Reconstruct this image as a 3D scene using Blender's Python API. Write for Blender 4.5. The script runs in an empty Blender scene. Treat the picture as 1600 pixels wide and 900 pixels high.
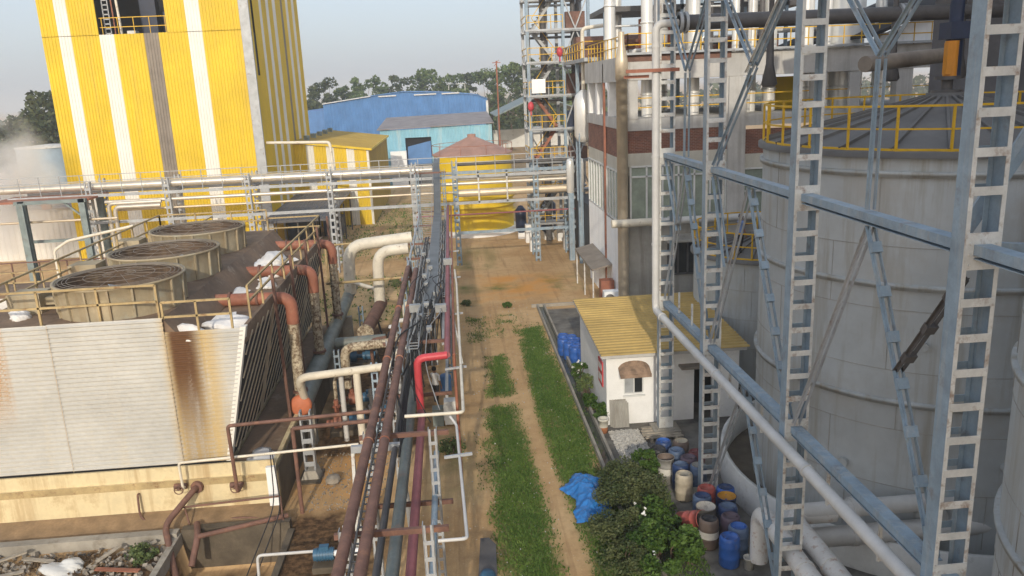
import bpy, bmesh, math, random
import numpy as np
from mathutils import Vector, Matrix
random.seed(7)
rng = np.random.default_rng(7)
S = bpy.context.scene
COL = S.collection
RAD = math.radians

# ------------------------------------------------------------------ camera, sky, sun, exposure
cam_d = bpy.data.cameras.new("camera")
cam = bpy.data.objects.new("camera", cam_d)
COL.objects.link(cam)
RW = [[0.996066, -0.060597, 0.064657], [-0.077415, -0.239986, 0.967685], [-0.043122, -0.968883, -0.243733]]
cam.matrix_world = Matrix((
    (RW[0][0], -RW[0][1], -RW[0][2], 0.0),
    (RW[1][0], -RW[1][1], -RW[1][2], 0.0),
    (RW[2][0], -RW[2][1], -RW[2][2], 13.5),
    (0, 0, 0, 1)))
cam_d.sensor_width = 36.0
cam_d.lens = 36.0 * 1250 / 1600
cam_d.clip_start = 0.2
cam_d.clip_end = 8000
S.camera = cam

SUN_AZ, SUN_EL = 6.0, 21.5          # light travels to +Y, slightly to +X
W = bpy.data.worlds.new("World")
S.world = W
W.use_nodes = True
wn = W.node_tree
sky = wn.nodes.new("ShaderNodeTexSky")
sky.sky_type = 'NISHITA'
sky.sun_disc = False
sky.sun_elevation = RAD(SUN_EL)
sky.sun_rotation = RAD(180 + SUN_AZ)
sky.altitude = 200
sky.air_density = 1.0
sky.dust_density = 4.0
sky.ozone_density = 2.0
bg = wn.nodes["Background"]
bg.inputs[1].default_value = 0.15
hs = wn.nodes.new("ShaderNodeMix"); hs.data_type = 'RGBA'      # thin even haze veil over the clear sky
hs.inputs[0].default_value = 0.62
hs.inputs[7].default_value = (3.7, 4.0, 4.45, 1)
wn.links.new(sky.outputs[0], hs.inputs[6])
wn.links.new(hs.outputs[2], bg.inputs[0])
sd = bpy.data.lights.new("sun", 'SUN')
sd.energy = 1.9
sd.angle = RAD(0.8)
sd.color = (1.0, 0.90, 0.74)
so = bpy.data.objects.new("sun", sd)
COL.objects.link(so)
dv = Vector((math.sin(RAD(SUN_AZ)) * math.cos(RAD(SUN_EL)), math.cos(RAD(SUN_AZ)) * math.cos(RAD(SUN_EL)), -math.sin(RAD(SUN_EL))))
so.rotation_euler = dv.to_track_quat('-Z', 'Y').to_euler()
so.location = (-20, -40, 60)
S.view_settings.view_transform = 'Standard'
S.view_settings.look = 'None'
S.view_settings.gamma = 1
S.view_settings.exposure = 0.45
S.view_settings.use_curve_mapping = False
S.render.engine = 'CYCLES'
S.cycles.max_bounces = 6
S.cycles.volume_max_steps = 64
S.cycles.volume_bounces = 3

# ------------------------------------------------------------------ materials
def M(name, col, rough=.65, metal=0., var=.14, vs=1.6, stain=None, streak=None, bump=0., bs=25., spec=.4, wave=None):
    m = bpy.data.materials.new(name)
    m.use_nodes = True
    t = m.node_tree; n = t.nodes; l = t.links
    b = n["Principled BSDF"]
    b.inputs['Roughness'].default_value = rough
    b.inputs['Metallic'].default_value = metal
    b.inputs['Specular IOR Level'].default_value = spec
    tc = n.new("ShaderNodeTexCoord")
    oi = n.new("ShaderNodeObjectInfo")
    mul = n.new("ShaderNodeMath"); mul.operation = 'MULTIPLY'; mul.inputs[1].default_value = 60
    l.new(oi.outputs['Random'], mul.inputs[0])
    add = n.new("ShaderNodeVectorMath"); add.operation = 'ADD'
    l.new(tc.outputs['Object'], add.inputs[0]); l.new(mul.outputs[0], add.inputs[1])
    P = add.outputs[0]
    def noise(scale, det=5., vec=P, rgh=.6):
        x = n.new("ShaderNodeTexNoise"); x.inputs['Scale'].default_value = scale
        x.inputs['Detail'].default_value = det; x.inputs['Roughness'].default_value = rgh
        l.new(vec, x.inputs['Vector']); return x.outputs['Fac']
    def mr(sock, a, bb, c, d):
        x = n.new("ShaderNodeMapRange"); x.inputs[1].default_value = a; x.inputs[2].default_value = bb
        x.inputs[3].default_value = c; x.inputs[4].default_value = d
        l.new(sock, x.inputs[0]); return x.outputs[0]
    def mix(f, A, B, bt='MIX'):
        x = n.new("ShaderNodeMix"); x.data_type = 'RGBA'; x.blend_type = bt
        for s, v in ((0, f), (6, A), (7, B)):
            if hasattr(v, 'links'): l.new(v, x.inputs[s])
            elif s == 0: x.inputs[0].default_value = v
            else: x.inputs[s].default_value = (*v, 1)
        return x.outputs[2]
    lo = tuple(c * (1 - 1.5 * var) for c in col); hi = tuple(min(1, c * (1 + var)) for c in col)
    c = mix(mr(noise(vs), .3, .7, 0, 1), lo, hi)
    c = mix(mr(noise(vs * 9, 3), .35, .75, 0, var * 1.5), c, tuple(x * .6 for x in col))
    if streak:
        mp = n.new("ShaderNodeMapping"); mp.inputs['Scale'].default_value = (streak[2], streak[2], streak[2] * .07)
        l.new(P, mp.inputs['Vector'])
        c = mix(mr(noise(1., 6, mp.outputs[0], .7), .5, .66, 0, streak[1]), c, streak[0])
    if stain:
        th = .72 - .35 * stain[1]
        f = mr(noise(stain[2], 8, P, .68), th - .04, th + .1, 0, stain[3] if len(stain) > 3 else .9)
        c = mix(f, c, stain[0])
    l.new(c, b.inputs['Base Color'])
    if bump:
        bp = n.new("ShaderNodeBump"); bp.inputs['Strength'].default_value = bump; bp.inputs['Distance'].default_value = .03
        l.new(noise(bs, 6), bp.inputs['Height']); l.new(bp.outputs[0], b.inputs['Normal'])
    m['nodes_ok'] = 1
    return m

RUST = (.17, .065, .028)
DIRT = (.20, .15, .10)
mt = {}
mt['yellow'] = M('yellow_sheet', (.74, .515, .016), .5, var=.09, vs=.35, streak=((.52, .36, .06), .35, 1.2))
mt['yellow_dark'] = M('dark_yellow_sheet', (.42, .29, .05), .6, var=.12, vs=.5, streak=((.3, .2, .05), .45, 1.5))  # darker yellow sheet for the annex side wall and roof
mt['white_sheet'] = M('white_sheet', (.80, .78, .72), .5, var=.05, vs=.4, streak=((.6, .55, .45), .25, 1.5))
mt['grey_sheet'] = M('grey_brown_sheet', (.27, .23, .19), .6, var=.18, vs=.8, streak=((.18, .15, .13), .5, 2.))
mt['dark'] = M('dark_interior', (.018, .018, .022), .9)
mt['rail_yellow'] = M('rail_yellow', (.72, .43, .015), .5, var=.15, stain=(RUST, .2, 5, .7))
mt['rail_tan'] = M('rail_tan', (.48, .36, .18), .7, var=.2, stain=(RUST, .4, 4, .7))
mt['blue_sheet'] = M('blue_sheet', (.085, .215, .47), .5, var=.12, vs=.5, streak=((.10, .25, .55), .5, 1.))
mt['pale_blue_sheet'] = M('pale_blue_sheet', (.25, .52, .66), .55, var=.1, vs=.5, streak=((.55, .62, .62), .5, 1.2))
mt['sheet_grey_roof'] = M('weathered_grey_roof', (.30, .27, .27), .8, var=.2, vs=.6)
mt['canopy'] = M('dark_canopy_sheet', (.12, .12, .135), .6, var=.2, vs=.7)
mt['pink_roof'] = M('faded_red_roof', (.42, .25, .20), .75, var=.14, vs=.8)
mt['steel_grey'] = M('light_grey_steel', (.42, .44, .46), .5, .15, var=.15, stain=(RUST, .25, 3, .7))
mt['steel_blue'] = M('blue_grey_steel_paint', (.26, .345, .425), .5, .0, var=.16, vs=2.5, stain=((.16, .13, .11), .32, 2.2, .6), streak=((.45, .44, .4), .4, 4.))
mt['steel_pale'] = M('pale_steel_and_skylit_fronts', (.66, .66, .63), .5, 0, var=.14, vs=2.5, stain=((.24, .14, .085), .42, 3.5, .8))  # pale steel; on the lattice column fronts it stands in for sky light
mt['steel_green'] = M('grey_green_steel_paint', (.22, .27, .27), .6, var=.2, stain=(RUST, .3, 3, .6))
mt['steel_bright'] = M('stainless_steel', (.84, .84, .82), .3, .35, var=.06, vs=.8)
mt['clad'] = M('aluminium_cladding', (.68, .63, .55), .36, .45, var=.1, vs=1.2)
mt['clad_tan'] = M('dusty_pipe_cladding', (.66, .56, .42), .4, .35, var=.12, vs=1.)
mt['rust'] = M('rusty_brown_pipe', (.19, .10, .075), .7, var=.25, vs=1.8, stain=((.30, .15, .09), .4, 3., .7))
mt['redbrown'] = M('red_oxide_pipe', (.34, .13, .08), .6, var=.2, vs=1.8, stain=((.45, .3, .2), .35, 2., .6))
mt['peel'] = M('peeling_white_paint', (.60, .52, .38), .6, var=.15, vs=2.2, stain=((.13, .075, .04), .66, 7., .95), streak=((.2, .12, .07), .7, 6.))
mt['cream'] = M('cream_pipe_paint', (.74, .68, .56), .5, var=.1, stain=((.25, .16, .08), .28, 3., .8))
mt['green_pipe'] = M('grey_green_pipe', (.20, .23, .215), .5, var=.2, vs=1.4, stain=((.27, .18, .13), .35, 1.5, .7))
mt['orange'] = M('orange_primer', (.62, .20, .10), .6, var=.12)
mt['red_pipe'] = M('red_pipe_paint', (.55, .065, .08), .45, var=.12, vs=1.2)
mt['red_dull'] = M('faded_red_pipe', (.30, .10, .11), .55, var=.2, vs=1.)
mt['roof_y'] = M('ochre_roof_sheet', (.50, .35, .12), .7, var=.16, vs=.7, streak=((.42,.3,.12), .4, 1.5))
mt['conc'] = M('weathered_concrete', (.36, .33, .28), .85, var=.2, vs=.9, stain=((.18, .15, .11), .4, 1.5, .7), bump=.3)
mt['conc_lt'] = M('light_concrete', (.52, .51, .49), .8, var=.12, vs=.8, streak=((.3, .28, .25), .6, 1.6), bump=.15)
mt['conc_dk'] = M('damp_concrete', (.13, .105, .075), .7, var=.3, vs=1.2, bump=.3)
mt['basin'] = M('stained_cream_concrete', (.74, .62, .38), .75, var=.12, vs=.9, streak=((.36, .22, .09), .6, 1.6), stain=((.42, .30, .15), .45, .9, .7), bump=.15)
mt['plaster'] = M('white_plaster', (.87, .87, .86), .8, var=.06, vs=1.2, stain=((.5, .46, .4), .22, 1.2, .6), bump=.1)
mt['plaster_grey'] = M('grey_plaster', (.38, .365, .33), .85, var=.16, vs=.7, streak=((.2, .18, .15), .6, 1.6), bump=.15)
mt['plaster_cream'] = M('cream_plaster', (.55, .53, .46), .85, var=.1, vs=.8, streak=((.4, .37, .3), .4, 1.6))
mt['panel'] = M('white_wall_panel', (.90, .92, .93), .5, var=.05, vs=.6, streak=((.6, .6, .6), .35, 1.5))
mt['glass_green'] = M('dusty_green_glass', (.30, .35, .29), .2, var=.2, vs=1.2)
mt['glass_dark'] = M('dark_glass', (.03, .033, .035), .12, var=.2, spec=.6)
mt['frame_white'] = M('white_frame', (.68, .69, .68), .5, var=.1)
mt['tank'] = M('grey_tank_paint', (.49, .515, .52), .6, var=.1, vs=.4, streak=((.30, .26, .19), .62, 1.7), stain=((.45, .44, .41), .45, .45, .7), bump=.03, bs=3.)
mt['tank_seam'] = M('tank_seam', (.40, .38, .35), .7, var=.2, vs=1.2)
mt['tank_roof'] = M('dark_tank_roof', (.145, .14, .135), .6, var=.14, vs=.8)
mt['tank_band'] = M('tank_band', (.46, .48, .48), .6, var=.15, vs=1., streak=((.3,.25,.18), .7, 2.))
mt['white_dirty'] = M('dirty_white_paint', (.66, .66, .64), .6, var=.1, vs=1., stain=((.3, .28, .25), .3, 1.5, .6))
mt['pipe_rustwhite'] = M('white_pipe_with_rust_spots', (.70, .68, .65), .5, var=.08, stain=((.38, .21, .13), .38, 6., .8))
mt['pipe_grey'] = M('grey_white_pipe', (.58, .575, .56), .5, var=.1, vs=1.)
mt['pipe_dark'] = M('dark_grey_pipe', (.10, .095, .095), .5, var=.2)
mt['cable'] = M('black_cable', (.03, .03, .032), .6, var=.25, vs=4)
mt['tray'] = M('galvanised_tray', (.36, .37, .37), .45, .35, var=.2, vs=2.5)
mt['tray_dark'] = M('dark_tray_cover', (.15, .16, .165), .5, .2, var=.18, vs=1.2)
mt['motor_blue'] = M('motor_blue', (.05, .14, .24), .45, var=.15)
mt['navy'] = M('navy_paint', (.018, .03, .07), .45, var=.2)
mt['amber'] = M('amber_paint', (.68, .27, .02), .45, var=.1)
mt['box_blue'] = M('pale_blue_box', (.36, .46, .56), .5, var=.08)
mt['wood'] = M('grey_wood', (.40, .35, .28), .85, var=.2, vs=6, bump=.2)
mt['fan_skin'] = M('weathered_fan_stack', (.40, .335, .225), .65, var=.2, vs=1.1, stain=((.38, .40, .34), .35, .8, .7), streak=((.3, .2, .1), .5, 3.))
mt['deck'] = M('brown_deck', (.22, .15, .10), .8, var=.25, vs=.8, stain=((.42, .37, .3), .3, 1.2, .6), bump=.2)
mt['foam'] = M('white_foam', (.82, .80, .78), .9, var=.08, vs=2.5, stain=((.45, .34, .24), .2, 2., .5), bump=.5, bs=8)
mt['tarp'] = M('blue_tarpaulin', (.03, .20, .56), .32, var=.2, vs=3, spec=.5)
mt['bark'] = M('bark', (.12, .085, .06), .9, var=.25, vs=4, bump=.4)
mt['skin'] = M('skin', (.26, .14, .085), .6)
mt['shirt'] = M('white_shirt', (.74, .74, .74), .8)
mt['shirt_blue'] = M('blue_shirt', (.16, .25, .50), .8)
mt['trousers'] = M('dark_trousers', (.025, .024, .028), .8)
mt['hair'] = M('black_hair', (.012, .01, .01), .6)
mt['helmet'] = M('white_helmet', (.85, .85, .85), .3)
mt['gravel'] = M('pale_gravel', (.55, .53, .49), .9, var=.25, vs=8)
mt['rubble'] = M('rubble_stone', (.34, .30, .25), .9, var=.35, vs=4, bump=.4)
mt['soil'] = M('brown_soil', (.30,.20,.11), .95, var=.25, vs=1.5, bump=.4, bs=10)
mt['water'] = M('dark_wet', (.07, .075, .06), .15)
mt['terracotta'] = M('terracotta', (.50, .2, .09), .8)
mt['petal'] = M('white_petal', (.85, .85, .82), .7)

def leafmat(name, a, b, rough=.55):
    m = bpy.data.materials.new(name); m.use_nodes = True
    n = m.node_tree.nodes; l = m.node_tree.links
    bs = n["Principled BSDF"]; bs.inputs['Roughness'].default_value = rough; bs.inputs['Specular IOR Level'].default_value = .3
    at = n.new("ShaderNodeAttribute"); at.attribute_name = "tint"
    x = n.new("ShaderNodeMix"); x.data_type = 'RGBA'
    x.inputs[6].default_value = (*a, 1); x.inputs[7].default_value = (*b, 1)
    l.new(at.outputs['Fac'], x.inputs[0]); l.new(x.outputs[2], bs.inputs['Base Color'])
    tr = n.new("ShaderNodeBsdfTranslucent"); l.new(x.outputs[2], tr.inputs[0])
    ms = n.new("ShaderNodeMixShader"); ms.inputs[0].default_value = .25
    l.new(bs.outputs[0], ms.inputs[1]); l.new(tr.outputs[0], ms.inputs[2])
    l.new(ms.outputs[0], n["Material Output"].inputs[0])
    return m
lf_tree = leafmat('tree_leaves', (.06, .10, .035), (.18, .23, .08))
lf_dark = leafmat('dark_tree_leaves', (.045, .065, .03), (.11, .13, .055))
lf_bush = leafmat('bright_shrub_leaves', (.03, .075, .012), (.11, .19, .035))
lf_oliv = leafmat('olive_shrub_leaves', (.055, .085, .03), (.15, .17, .07))
lf_grass = leafmat('grass_blades', (.05, .12, .02), (.18, .27, .055), .7)

# ------------------------------------------------------------------ mesh building
class MB:
    def __init__(s): s.v = []; s.f = []; s.m = []; s.sm = []; s.mi = 0
    def q(s, *ids, sm=False): s.f.append(ids); s.m.append(s.mi); s.sm.append(sm)
    def add(s, pts):
        i = len(s.v); s.v.extend([tuple(p) for p in pts]); return i
    def box(s, x0, x1, y0, y1, z0, z1):
        i = s.add([(x0,y0,z0),(x1,y0,z0),(x1,y1,z0),(x0,y1,z0),(x0,y0,z1),(x1,y0,z1),(x1,y1,z1),(x0,y1,z1)])
        for a in ((3,2,1,0),(4,5,6,7),(0,1,5,4),(1,2,6,5),(2,3,7,6),(3,0,4,7)): s.q(*[i+k for k in a])
        return s
    def bar(s, p, q, w, h, up=(0,0,1)):
        p = Vector(p); q = Vector(q); d = (q-p).normalized(); u = Vector(up)
        if abs(d.dot(u)) > .98: u = Vector((0,1,0))
        a = d.cross(u).normalized()*w/2; b = a.cross(d).normalized()*h/2
        i = s.add([p-a-b,p+a-b,p+a+b,p-a+b,q-a-b,q+a-b,q+a+b,q-a+b])
        for k in ((3,2,1,0),(4,5,6,7),(0,1,5,4),(1,2,6,5),(2,3,7,6),(3,0,4,7)): s.q(*[i+j for j in k])
        return s
    def tube(s, pts, r, n=10, caps=True):
        pts = [Vector(p) for p in pts]
        rs = r if isinstance(r, (list, tuple)) else [r]*len(pts)
        t0 = (pts[1]-pts[0]).normalized()
        a = t0.orthogonal().normalized()
        rings = []
        for k, p in enumerate(pts):
            if k == 0: t = t0
            elif k == len(pts)-1: t = (pts[k]-pts[k-1]).normalized()
            else: t = ((pts[k+1]-p).normalized()+(p-pts[k-1]).normalized()).normalized()
            a = (a - t*a.dot(t)).normalized(); b = t.cross(a)
            sc = 1.
            if 0 < k < len(pts)-1:
                c = t.dot((p-pts[k-1]).normalized()); sc = 1/max(c, .5)
            rings.append([p + (a*math.cos(2*math.pi*j/n)+b*math.sin(2*math.pi*j/n))*rs[k] for j in range(n)])
        i = s.add([p for g in rings for p in g])
        for k in range(len(pts)-1):
            for j in range(n):
                j2 = (j+1) % n
                s.q(i+k*n+j, i+k*n+j2, i+(k+1)*n+j2, i+(k+1)*n+j, sm=True)
        if caps:
            c0 = s.add(rings[0]); s.q(*[c0+j for j in range(n)][::-1])
            c1 = s.add(rings[-1]); s.q(*[c1+j for j in range(n)])
        return s
    def pipe(s, pts, r, n=10, bend=None, caps=True):
        return s.tube(route(pts, bend or r*2.4), r, n, caps)
    def lathe(s, prof, c=(0,0,0), n=24, a0=0., a1=2*math.pi, sm=True):
        full = abs(a1-a0-2*math.pi) < 1e-4
        m = n if full else n+1
        i = s.add([(c[0]+r*math.cos(a0+(a1-a0)*j/n), c[1]+r*math.sin(a0+(a1-a0)*j/n), c[2]+z) for r, z in prof for j in range(m)])
        for k in range(len(prof)-1):
            for j in range(n):
                j2 = (j+1) % m
                s.q(i+k*m+j, i+k*m+j2, i+(k+1)*m+j2, i+(k+1)*m+j, sm=sm)
        return s
    def cyl(s, c, r, z0, z1, n=20, r2=None, caps=True):
        r2 = r if r2 is None else r2
        s.lathe([(r, z0), (r2, z1)], (c[0], c[1], 0), n)
        if caps:
            for rr, z, fl in ((r, z0, 1), (r2, z1, 0)):
                if rr > 1e-4:
                    i = s.add([(c[0]+rr*math.cos(2*math.pi*j/n), c[1]+rr*math.sin(2*math.pi*j/n), z) for j in range(n)])
                    ids = list(range(i, i+n)); s.q(*(ids[::-1] if fl else ids))
        return s
    def poly(s, pts):
        i = s.add(pts); s.q(*range(i, i+len(pts))); return s
    def prism(s, pts, d):
        d = Vector(d); k = len(pts)
        i = s.add(list(pts)+[Vector(p)+d for p in pts])
        s.q(*[i+j for j in range(k)][::-1]); s.q(*[i+k+j for j in range(k)])
        for j in range(k):
            j2 = (j+1) % k; s.q(i+j, i+j2, i+k+j2, i+k+j)
        return s
    def ribs(s, p0, along, across, depth, pitch, lap=.35):
        # corrugated sheet: profile runs along `along`, ridges run along `across`
        p0 = Vector(p0); al = Vector(along); ac = Vector(across); L = al.length; e = al/L
        nrm = e.cross(ac.normalized())
        N = max(1, round(L/pitch)); w = L/N
        prof = []
        for k in range(N):
            o = k*w
            prof += [(o, 0), (o+w*lap, 0), (o+w*.5, depth), (o+w*(.5+lap), depth)]
        prof.append((L, 0))
        i = s.add([p0+e*a+nrm*h for a, h in prof]+[p0+e*a+nrm*h+ac for a, h in prof]); k = len(prof)
        for j in range(k-1): s.q(i+j, i+j+1, i+k+j+1, i+k+j)
        return s
    def obj(s, name, mats, parent=None, org=None):
        if org is None: org = tuple(parent['o']) if parent else (0, 0, 0)
        me = bpy.data.meshes.new(name)
        me.from_pydata([(v[0]-org[0], v[1]-org[1], v[2]-org[2]) for v in s.v], [], s.f)
        if not isinstance(mats, (list, tuple)): mats = [mats]
        for m in mats: me.materials.append(m)
        me.polygons.foreach_set('use_smooth', s.sm)
        me.polygons.foreach_set('material_index', s.m)
        me.update()
        o = bpy.data.objects.new(name, me); COL.objects.link(o)
        if parent: o.parent = parent; o['o'] = parent['o']
        else: o.location = org; o['o'] = list(org)
        return o
def route(pts, br):
    pts = [Vector(p) for p in pts]; out = [pts[0]]
    for k in range(1, len(pts)-1):
        a, b, c = pts[k-1], pts[k], pts[k+1]
        d1 = (a-b); d2 = (c-b); e = min(br, d1.length*.45, d2.length*.45)
        p = b+d1.normalized()*e; q = b+d2.normalized()*e
        for t in (0, .2, .4, .6, .8, 1): out.append((1-t)**2*p+2*t*(1-t)*b+t*t*q)
    out.append(pts[-1]); return out
def tag(o, label, cat, group=None):
    o['label'] = label; o['category'] = cat
    if group: o['group'] = group
    return o
def struct(o, kind='structure'): o['kind'] = kind; return o
def thing(name, label, cat, loc=(0,0,0), group=None):
    o = bpy.data.objects.new(name, None); COL.objects.link(o)
    o.location = loc; o['o'] = list(loc); o.empty_display_size = .3
    return tag(o, label, cat, group)
def solo(mb, name, label, cat, mats, org, group=None):
    return tag(mb.obj(name, mats, None, org), label, cat, group)
def dup(root, loc, rz=0., label=None, scale=None):
    r = root.copy(); COL.objects.link(r); r.location = loc; r.rotation_euler = (0, 0, rz)
    if label: r['label'] = label
    if scale: r.scale = (scale,)*3 if not isinstance(scale, tuple) else scale
    for ch in list(root.children):
        c = ch.copy(); COL.objects.link(c); c.parent = r
        for g in list(ch.children):
            d = g.copy(); COL.objects.link(d); d.parent = c
    return r
def fastmesh(name, verts, faces_n, mats, tint=None, parent=None, org=(0,0,0)):
    # verts (N,3) grouped in faces of equal size faces_n
    me = bpy.data.meshes.new(name); N = len(verts); F = N//faces_n
    me.vertices.add(N); me.vertices.foreach_set('co', np.asarray(verts, np.float32).ravel())
    me.loops.add(N); me.loops.foreach_set('vertex_index', np.arange(N, dtype=np.int32))
    me.polygons.add(F); me.polygons.foreach_set('loop_start', np.arange(0, N, faces_n, dtype=np.int32))
    me.polygons.foreach_set('loop_total', np.full(F, faces_n, np.int32))
    if tint is not None:
        a = me.attributes.new('tint', 'FLOAT', 'POINT'); a.data.foreach_set('value', np.repeat(tint, faces_n).astype(np.float32))
    me.materials.append(mats); me.update(calc_edges=True)
    o = bpy.data.objects.new(name, me); COL.objects.link(o)
    if parent: o.parent = parent; o['o'] = parent['o']
    else: o.location = org; o['o'] = list(org)
    return o
# ------------------------------------------------------------------ ground
def inpoly(px, py, poly):
    r = np.zeros(px.shape, bool); n = len(poly); j = n-1
    for i in range(n):
        xi, yi = poly[i]; xj, yj = poly[j]
        c = ((yi > py) != (yj > py)) & (px < (xj-xi)*(py-yi)/(yj-yi+1e-9)+xi)
        r ^= c; j = i
    return r
def pdist(px, py, poly):
    d = np.full(px.shape, 1e9); n = len(poly)
    for i in range(n):
        ax, ay = poly[i]; bx, by = poly[(i+1) % n]
        t = np.clip(((px-ax)*(bx-ax)+(py-ay)*(by-ay))/((bx-ax)**2+(by-ay)**2+1e-9), 0, 1)
        d = np.minimum(d, np.hypot(px-ax-t*(bx-ax), py-ay-t*(by-ay)))
    return np.where(inpoly(px, py, poly), d, -d)
_ph = rng.uniform(0, 6.28, (40, 2)); _k = rng.normal(0, 1, (40, 2))
def nz(px, py, s):
    a = np.zeros(px.shape)
    for i in range(40):
        k = _k[i]*s*(1+.07*i); a += np.sin(px*k[0]+_ph[i,0])*np.cos(py*k[1]+_ph[i,1])/(1+.06*i)
    return a/9.
GRASS = [[(.75,27.4),(.95,32.3),(1.94,32.6),(2.36,28.8),(2.42,25.2),(2.5,19.8),(2.5,11),(.85,11),(.8,20.1),(.83,23.7)],
         [(1.27,39.3),(2.14,39.6),(2.14,34),(1.17,33.7)],
         [(3.37,43.7),(4.45,43.9),(4.6,36.5),(4.66,30),(4.66,18),(4.4,11),(3.55,11),(3.5,19),(3.3,23),(3.15,27),(2.9,32),(3.05,38.7)],
         [(3.4,18),(6.6,18),(6.6,25.5),(3.4,25)]]
SPARSE = [[(1.2,43),(4.2,43),(4.2,44.6),(1.2,44.6)], [(.3,45.4),(1.5,45.4),(1.5,47),(.3,47)], [(-.5,49),(1,49),(1,50.5),(-.5,50.5)],
          [(2.2,45),(3.2,45),(3.2,47),(2.2,47)], [(-10,47),(-2.6,47),(-2.6,60),(-10,60)], [(-12,66),(-3,66),(-3,100),(-12,100)], [(-1.2,24.5),(-.1,24.5),(-.1,30),(-1.2,30)],[(.4,42.2),(2.4,42.2),(2.4,43.4),(.4,43.4)],[(-.6,53),(4,53),(4,55),(-.6,55)],[(.8,14),(2.5,14),(2.5,19),(.8,19)],[(-3,60),(3,60),(3,68),(-3,68)],[(6,52),(8.5,52),(8.5,57),(6,57)]]
WET = [[(-6.4,17),(-2.6,17),(-2.6,24.2),(-6.4,24.8)], [(-6.3,29),(-1.6,29),(-1.6,46),(-6.3,46)], [(-12,10),(-6,10),(-6,23),(-12,23)]]
ORANGE = [[(1.5,50.5),(6.2,51),(7.5,57),(1.5,58)], [(-5.8,24.8),(-3.2,24.8),(-3.2,29.5),(-5.8,29.5)]]
CONC = [[(5.15,15),(40,15),(40,44),(5.15,44)], [(5.2,40),(9.4,40),(9.4,47.6),(5.2,47.6)]]
def masks(px, py):
    w = nz(px, py, 1.6)*.42+nz(px, py, 5.)*.22
    def sm(polys, soft, wob=1.):
        r = np.zeros(px.shape)
        for p in polys: r = np.maximum(r, np.clip((pdist(px, py, p)+w*wob)/soft+.5, 0, 1))
        return r
    g = np.maximum(sm(GRASS, .6)*np.clip(1.1+nz(px, py, 3.4)*.5+nz(px, py, 1.1)*.3, .05, 1), np.clip(sm(SPARSE, 1.2)*(nz(px, py, 2.)*.9+.25), 0, .8))
    path = np.clip(1-np.abs(px-(2.62+.25*np.clip((28-py)/8, 0, 3)))/.42+w*.5, 0, 1)*(py < 45)
    g = g*(1-np.clip(path*1.6, 0, 1))
    return g, sm(WET, .8, 2.), sm(ORANGE, 1.5, 2.), sm(CONC, .12, .12)
def axis(fine, outer): return np.array(sorted(set(list(np.round(fine, 3))+outer)))
gx = axis(np.arange(-18, 14.01, .17), [-4000,-1500,-600,-300,-160,-100,-70,-50,-40,-32,-27,-23,-20,16,20,26,34,45,60,90,150,300,600,1500,4000])
gy = axis(np.arange(13, 62.01, .17), [-300,-100,-40,-10,4,8,11,64,67,70,74,80,88,100,120,150,200,300,450,800,1500,3000,6000])
XX, YY = np.meshgrid(gx, gy)
g_, w_, o_, c_ = masks(XX, YY)
near = (np.abs(XX+2) < 16.5) & (YY > 12.5) & (YY < 62.5)
ZZ = np.where(near, (nz(XX, YY, 2.6)*.018+nz(XX, YY, .6)*.015)*(1-c_)-.012*w_, 0.)
ZZ = np.where((XX > -9.3) & (XX < -5.95) & (YY > 18) & (YY < 23.6), -1.15, ZZ)
nxg, nyg = len(gx), len(gy)
me = bpy.data.meshes.new('ground')
idx = np.arange(nxg*nyg).reshape(nyg, nxg)
quads = np.stack([idx[:-1,:-1], idx[:-1,1:], idx[1:,1:], idx[1:,:-1]], -1).reshape(-1, 4)
me.vertices.add(nxg*nyg); me.vertices.foreach_set('co', np.stack([XX, YY, ZZ], -1).astype(np.float32).ravel())
me.loops.add(quads.size); me.loops.foreach_set('vertex_index', quads.astype(np.int32).ravel())
me.polygons.add(len(quads)); me.polygons.foreach_set('loop_start', np.arange(0, quads.size, 4, dtype=np.int32))
me.polygons.foreach_set('loop_total', np.full(len(quads), 4, np.int32))
at = me.attributes.new('mask', 'FLOAT_COLOR', 'POINT')
at.data.foreach_set('color', np.stack([g_, w_, o_, c_], -1).astype(np.float32).ravel())
me.polygons.foreach_set('use_smooth', [True]*len(quads)); me.update(calc_edges=True)
gm = bpy.data.materials.new('ground_soil'); gm.use_nodes = True
t = gm.node_tree; n = t.nodes; l = t.links; b = n["Principled BSDF"]
b.inputs['Roughness'].default_value = .95; b.inputs['Specular IOR Level'].default_value = .15
tc = n.new("ShaderNodeTexCoord"); an = n.new("ShaderNodeAttribute"); an.attribute_name = 'mask'
sp = n.new("ShaderNodeSeparateColor"); l.new(an.outputs['Color'], sp.inputs[0])
def gn(sc, d=6, r=.6):
    x = n.new("ShaderNodeTexNoise"); x.inputs['Scale'].default_value = sc; x.inputs['Detail'].default_value = d; x.inputs['Roughness'].default_value = r
    l.new(tc.outputs['Object'], x.inputs['Vector']); return x.outputs['Fac']
def gmr(s, a, bb, c=0, d=1):
    x = n.new("ShaderNodeMapRange"); x.inputs[1].default_value = a; x.inputs[2].default_value = bb; x.inputs[3].default_value = c; x.inputs[4].default_value = d
    l.new(s, x.inputs[0]); return x.outputs[0]
def gmix(f, A, B):
    x = n.new("ShaderNodeMix"); x.data_type = 'RGBA'
    for s, v in ((0, f), (6, A), (7, B)):
        if hasattr(v, 'links'): l.new(v, x.inputs[s])
        else: x.inputs[s].default_value = (*v, 1)
    return x.outputs[2]
def gmul(a, bb):
    x = n.new("ShaderNodeMath"); x.operation = 'MULTIPLY'
    for i, v in enumerate((a, bb)):
        if hasattr(v, 'links'): l.new(v, x.inputs[i])
        else: x.inputs[i].default_value = v
    return x.outputs[0]
c = gmix(gmr(gn(.25), .35, .65), (.46, .285, .135), (.63, .435, .235))
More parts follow.
